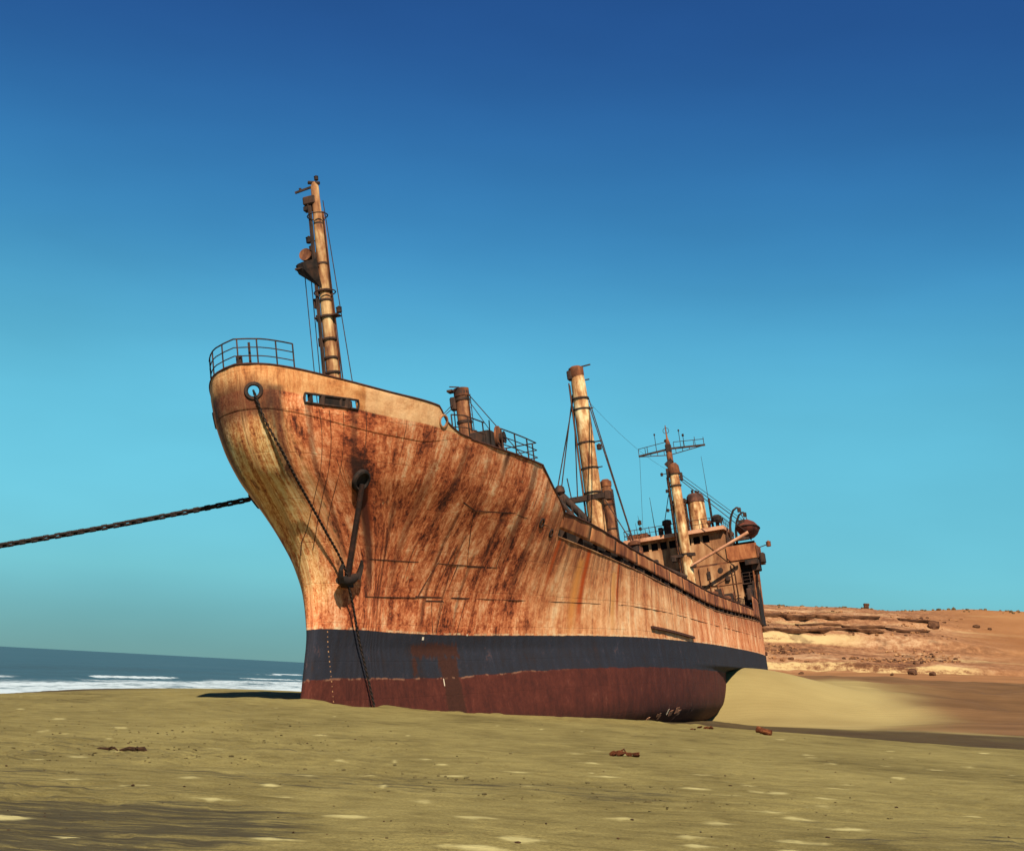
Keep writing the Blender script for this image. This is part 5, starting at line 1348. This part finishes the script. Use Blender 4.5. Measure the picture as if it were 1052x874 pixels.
for x_ in (-2.3, 2.2): MB().tube([(x_, 0, 1.3), (x_, 0, 1.9)], .07, 6).build('lifting_hook', M['dark'], lb, True)

# after end odds: light on a bracket, awning posts, stern gear
MB().bar((102.5, -7.6, 14.9), (102.5, -8.6, 15.1), .09).build('light_bracket', M['dark'], ship); lamp((102.5, -8.6, 15.15), .26, ship, M['rust'])
MB().box((101.6, -7.85, 13.6), (1.2, .5, 1.1)).build('wing_locker', M['dark'], ship, bevel=.08)
for s_, h_ in ((96.2, 1.1), (98.5, 1.9), (100.8, 2.6), (103., 3.4), (105, 4.2)):
    b_ = float(hb(s_, 8.5)) - .3; MB().tube([(s_, -b_, 8.4), (s_, -b_-.1, 8.7+h_)], .10, 6).build('awning_post', M['dark'], ship, True)
MB().box((98.8, -6.3, 9.6), (3.2, .5, 1.3)).build('rope_locker', M['dark'], ship, bevel=.1)
MB().box((101.2, -6.2, 10.0), (2.4, .6, 1.6)).build('rope_locker', M['dark'], ship, bevel=.1)
# deck gear glimpsed over the bulwark before the house
for s_, y_, z_, w_ in ((66, -3.0, 9.0, .8), (88, -4.5, 9.2, .8), (94, -4.6, 9.4, 1.0), (96, -3.4, 10.2, .7), (90.5, -5.0, 8.4, .6), (77.4, -4.6, 8.2, .9)):
    q_ = MB().box((s_, y_, z_-1), (w_, w_, 2.6)).build('winch', M['dark'], ship, bevel=.08)
    MB().lathe((s_, y_-w_*.6, z_), (0, 1, 0), [(0, .4), (.08, .4), (.1, .22), (w_*1.1, .22), (w_*1.1+.02, .4), (w_*1.1+.1, .4)], 10).build('drum', M['rust'], q_, True)
railing('deck_railing', [(93, -5.6, 7.2), (96, -5.6, 7.3), (100.6, -5.6, 7.4)], 1.9, 1.1, M['dark'], ship, 3, .03, .045)

# rudder and propeller under the counter
rd = MB().add([(104.5, -.18, 1.4), (104.5, .18, 1.4), (107.6, .04, 1.4), (107.6, -.04, 1.4), (104.5, -.18, -3), (104.5, .18, -3), (107.4, .04, -3), (107.4, -.04, -3)],
              [(0, 1, 2, 3), (4, 7, 6, 5), (0, 4, 5, 1), (1, 5, 6, 2), (2, 6, 7, 3), (3, 7, 4, 0)]).build('rudder', M['rust'], ship)

# ------------------------------------------------------------------ chains
def link_mesh_data(L, Wd, r):
    pts = []
    for k in range(8):
        a = 2*pi*k/8 + pi/8
        pts.append(Vector((cos(a)*(Wd/2-r) + 0, sin(a)*(Wd/2-r) + np.sign(sin(a))*(L-Wd)/2, 0)))
    vs_ = []; n = len(pts); mseg = 4
    for i in range(n):
        d = (pts[(i+1) % n]-pts[i-1]).normalized(); side = Vector((d.y, -d.x, 0)); up = Vector((0, 0, 1))
        for k in range(mseg):
            a = 2*pi*k/mseg + pi/4; vs_.append(pts[i] + (side*cos(a)+up*sin(a))*r)
    fs = [(i*mseg+k, i*mseg+(k+1) % mseg, ((i+1) % n)*mseg+(k+1) % mseg, ((i+1) % n)*mseg+k) for i in range(n) for k in range(mseg)]
    me = bpy.data.meshes.new('link'); me.from_pydata([tuple(v) for v in vs_], [], fs); me.update()
    for p in me.polygons: p.use_smooth = True
    me.materials.append(M['iron']); return me
def chain(root, path, pitch, L, Wd, r, limit=290):
    """links set one after another along a polyline given in the root's own space"""
    me = link_mesh_data(L, Wd, r); path = [Vector(p) for p in path]
    cum = [0]
    for a, b in zip(path[:-1], path[1:]): cum.append(cum[-1]+(b-a).length)
    n = min(limit, int(cum[-1]/pitch)); roll = 0
    for i in range(n):
        d = (i+.5)*pitch; j = max(k for k in range(len(cum)-1) if cum[k] <= d); f = (d-cum[j])/(cum[j+1]-cum[j])
        p = path[j].lerp(path[j+1], f); t = (path[j+1]-path[j]).normalized()
        q = t.to_track_quat('Y', 'Z').to_matrix().to_4x4() @ Matrix.Rotation((pi*.68 if i % 2 else pi*.18) + random.uniform(-.2, .2), 4, 'Y')
        o = bpy.data.objects.new('link', me); COL.objects.link(o); o.parent = root; o.matrix_local = Matrix.Translation(p) @ q

# starboard anchor chain led out to sea
A0 = s2w(on_hull(3.2, 9.25, .12, 1))
ac = bpy.data.objects.new('anchor_chain', None); COL.objects.link(ac); ac.location = A0
tag(ac, 'heavy taut iron anchor chain running from the bow across the open sky', 'chain')
END = Vector((-66., 54., -1.6)); path = []
D = END - A0
for k in range(61):
    f = k/60; path.append(Vector((D.x*f, D.y*f, D.z*(f + .54*f*(1-f)))))
chain(ac, path, .245, .42, .29, .062)

# chain hung from the port fairlead over the anchor to the sand
C0 = Vector(pf) + nf*.12
pts = []
pts.append(C0)
for (s_, z_, o_) in ((-2.96, 10.89, .16), (-2.28, 9.83, .2), (-1.3, 8.9, .24), (-.07, 8.0, .28), (1.15, 7.01, .32), (2.2, 6.1, .36), (2.75, 5.4, .42), (3.1, 4.7, .40), (3.5, 4.06, .34), (4.1, 2.64, .28), (4.45, 1.19, .26), (4.7, -.2, .24), (4.8, -.7, .24)):
    pts.append(on_hull(s_, z_, o_))
mc = thing('mooring_chain', 'rusty chain hanging from the bow fairlead down past the anchor into the sand', 'chain', C0)
sm_path = []
for i in range(len(pts)-1):
    p0, p1, p2, p3 = pts[max(i-1, 0)], pts[i], pts[i+1], pts[min(i+2, len(pts)-1)]
    for k in range(4):
        t = k/4; sm_path.append(.5*((2*p1) + (p2-p0)*t + (2*p0-5*p1+4*p2-p3)*t*t + (3*p1-p0-3*p2+p3)*t**3) - C0)
sm_path.append(pts[-1]-C0)
chain(mc, sm_path, .11, .185, .135, .034)

# stockless anchor hung from the hawse pipe
M['anchor'] = mat_metal('rust_scaled_anchor', [(.004, .003, .002), (.012, .006, .004), (.030, .011, .006), (.06, .02, .009)], 5., 1.)
AB = on_hull(3.0, 5.2, .34)
an = thing('ship_anchor', 'large rusted stockless anchor hanging against the bow plating', 'anchor', AB)
top = on_hull(*HW, .16) - AB
ax = top.normalized(); sd_ = Vector((1, 0, 0)); sd_ = (sd_ - ax*sd_.dot(ax)).normalized(); nn = sd_.cross(ax).normalized()
if nn.y > 0: nn = -nn
def apt(a, b, c): return ax*a + sd_*b + nn*c
MB().tube([apt(-.05, 0, 0), apt(1.4, 0, 0), top*.97], [.14, .125, .115], 8).build('shank', M['anchor'], an)
cr = MB().tube([apt(-.08, -.8, 0), apt(-.18, -.35, 0), apt(-.2, .35, 0), apt(-.1, .95, 0)], [.15, .23, .23, .15], 10).build('crown', M['iron'], an, True)
for sg in (-1, 1):
    e = .06 if sg < 0 else .16
    m = MB(); sec = []
    for (a, b, w, th) in ((-.18, .70, .22, .16), (.10, .85, .20, .14), (.38, .92, .17, .11), (.62, .86, .08, .06)):
        for (dw_, dt_) in ((-w, 0), (0, th), (w, 0), (0, -th)): sec.append(apt(a, sg*b + dw_*.8 + (e if sg > 0 else 0), dt_ + .08))
    fs = [(i*4+k, i*4+(k+1) % 4, (i+1)*4+(k+1) % 4, (i+1)*4+k) for i in range(3) for k in range(4)] + [(3, 2, 1, 0), (12, 13, 14, 15)]
    m.add(sec, fs).build('fluke', M['iron'], an)
MB().box(apt(-.38, .1, .0), (.7, .3, .22)).build('tripping_palm', M['iron'], an)
rtop = (top - ax*2.85).length

# ------------------------------------------------------------------ scraps on the beach
def gz(x, y): return float(ground_z(np.array([x]), np.array([y]))[0])
def scrap(x, y, size, seed, mat, name, label, cat, flat=.4, n=5):
    rr = random.Random(seed); o = bpy.data.objects.new(name, None); COL.objects.link(o); o.location = (x, y, gz(x, y)); o.rotation_euler = (0, 0, rr.uniform(-.5, .5))
    tag(o, label, cat)
    for k in range(n):
        me = stone_mesh('lump', seed*10+k, 2); q = link_mesh('lump', me, mat, o)
        q.location = ((k-(n-1)/2)*size*.32 + rr.uniform(-.05, .05), rr.uniform(-.15, .15)*size, size*flat*rr.uniform(.15, .4))
        q.scale = (size*rr.uniform(.16, .3), size*rr.uniform(.14, .24), size*flat*rr.uniform(.3, .6)); q.rotation_euler = (rr.uniform(-.5, .5), rr.uniform(-.5, .5), rr.uniform(0, 3))
    return o
sc1 = scrap(2.71, 30.4, .42, 1, M['scrap'], 'scrap_metal', 'crumpled rusty scrap lying alone on the open sand', 'scrap', .35)
MB().tube([(-.3, .05, .03), (-.1, .0, .10), (.12, .08, .05), (.34, -.02, .09)], .022, 6).build('bent_rod', M['scrap'], sc1, True)
MB().tube([(-.2, -.1, .02), (-.02, .1, .14), (.1, -.1, .04)], .02, 6).build('bent_rod', M['scrap'], sc1, True)
sc2 = bpy.data.objects.new('rusted_drum', None); COL.objects.link(sc2); sc2.location = (10.7, 57.6, gz(10.7, 57.6)+.13); sc2.rotation_euler = (0, .25, -.5)
tag(sc2, 'rusted crushed drum half sunk at the edge of the wet hollow', 'drum')
MB().lathe((-.4, 0, 0), (1, 0, 0), [(.1, .12), (.12, .14), (.28, .11), (.52, .13), (.7, .15), (.72, .13)], 12).build('shell', M['scrap'], sc2, True)
for x_ in (-.1, .15): MB().ring((x_, 0, 0), (1, 0, 0), .125, .016, 12, 5).build('rib', M['scrap'], sc2, True)
scrap(9.6, 66., .6, 5, M['scrap'], 'scrap_metal', 'low rusty scrap beside the hull bilge at the stern', 'scrap', .25, 4)
scrap(8.2, 60., .35, 6, M['scrap'], 'scrap_metal', 'tiny rusty scrap nearest the red bottom of the hull', 'scrap', .25, 3)
def stick(x, y, L, a, label, thick=.022):
    o = bpy.data.objects.new('driftwood', None); COL.objects.link(o); o.location = (x, y, gz(x, y)); o.rotation_euler = (0, 0, a)
    tag(o, label, 'driftwood', 'driftwood on the sand')
    MB().tube([(-L/2, 0, .01), (-L*.2, .03, .05), (L*.15, -.02, .04), (L*.35, .04, .06), (L/2, .0, .02)], [thick*.6, thick, thick*1.3, thick*1.2, thick*.6], 7).build('branch', M['wood'], o, True)
    MB().tube([(L*.1, -.01, .04), (L*.25, -.1, .09), (L*.3, -.16, .07)], [thick*.8, thick*.5, thick*.3], 6).build('twig', M['wood'], o, True)
stick(-6.05, 24.3, .5, -.25, 'dark bent driftwood stick among footprints on the open sand', .035)
stick(-6.6, 24.6, .42, .3, 'thin driftwood stick just left of the thicker bent one', .018)

# shells, pebbles and weed fragments strewn over the near sand
def litter():
    rr = random.Random(77); base = [stone_mesh('s', 950+k, 1) for k in range(3)]
    src = [([tuple(v.co) for v in b.vertices], [tuple(p.vertices) for p in b.polygons]) for b in base]
    xs = []; ys = []; n = 900
    for _ in range(n):
        d = 8 + 50*rr.random()**1.6; q = rr.uniform(-.45, .45); xs.append(d*q); ys.append(d)
    zs = ground_z(np.array(xs), np.array(ys)); m = MB()
    for k in range(n):
        s_ = rr.uniform(.004, .011) * rr.choice((.7, 1, 1, 1.4, 2.4)); a = rr.uniform(0, 6.28); ca, sa = cos(a), sin(a); el = rr.uniform(1, 2.2)
        vs0, fs0 = src[k % 3]
        m.add([(xs[k] + s_*(el*q[0]*ca-q[1]*sa), ys[k] + s_*(el*q[0]*sa+q[1]*ca), zs[k] + s_*.6*(q[2]+.5)) for q in vs0], fs0)
    o = m.build('beach_litter', M['wood']); tag(o, 'dark shell and weed fragments strewn over the near sand', 'litter', kind='stuff')
litter()

# clods kicked up where the sand has been walked over
def clods():
    rr = random.Random(99); base = [stone_mesh('s', 970+k, 1) for k in range(3)]
    src = [([tuple(v.co) for v in b.vertices], [tuple(p.vertices) for p in b.polygons]) for b in base]
    xs = []; ys = []
    for cx, cy, sx, sy, n in ((-6.2, 24.6, 1.6, 1.6, 110), (-7.6, 31, 2.4, 2., 80), (-5.2, 36, 2.0, 2.2, 60), (-8.0, 20.6, 1.2, 1.2, 60), (-2.2, 22.5, 2.2, .8, 60), (.8, 21.5, 2.0, .6, 50), (-4., 29, 1.5, 1.2, 60), (2.2, 19.3, 2.2, .4, 60)):
        for _ in range(n): xs.append(rr.gauss(cx, sx)); ys.append(rr.gauss(cy, sy))
    zs = ground_z(np.array(xs), np.array(ys)); m = MB()
    for k in range(len(xs)):
        s_ = rr.uniform(.010, .026) * rr.choice((.6, 1, 1, 1.6)); a = rr.uniform(0, 6.28); ca, sa = cos(a), sin(a)
        vs0, fs0 = src[k % 3]
        m.add([(xs[k] + s_*(1.4*q[0]*ca-q[1]*sa), ys[k] + s_*(1.4*q[0]*sa+q[1]*ca), zs[k] + s_*.7*(q[2]+.35)) for q in vs0], fs0)
    o = m.build('sand_clods', M['clod']); tag(o, 'kicked-up clods of sand among the footprints', 'clods', kind='stuff')
M['clod'] = mat_rock('damp_sand_clod', [(.07, .048, .02), (.14, .105, .042), (.22, .175, .07)], 9.)
clods()
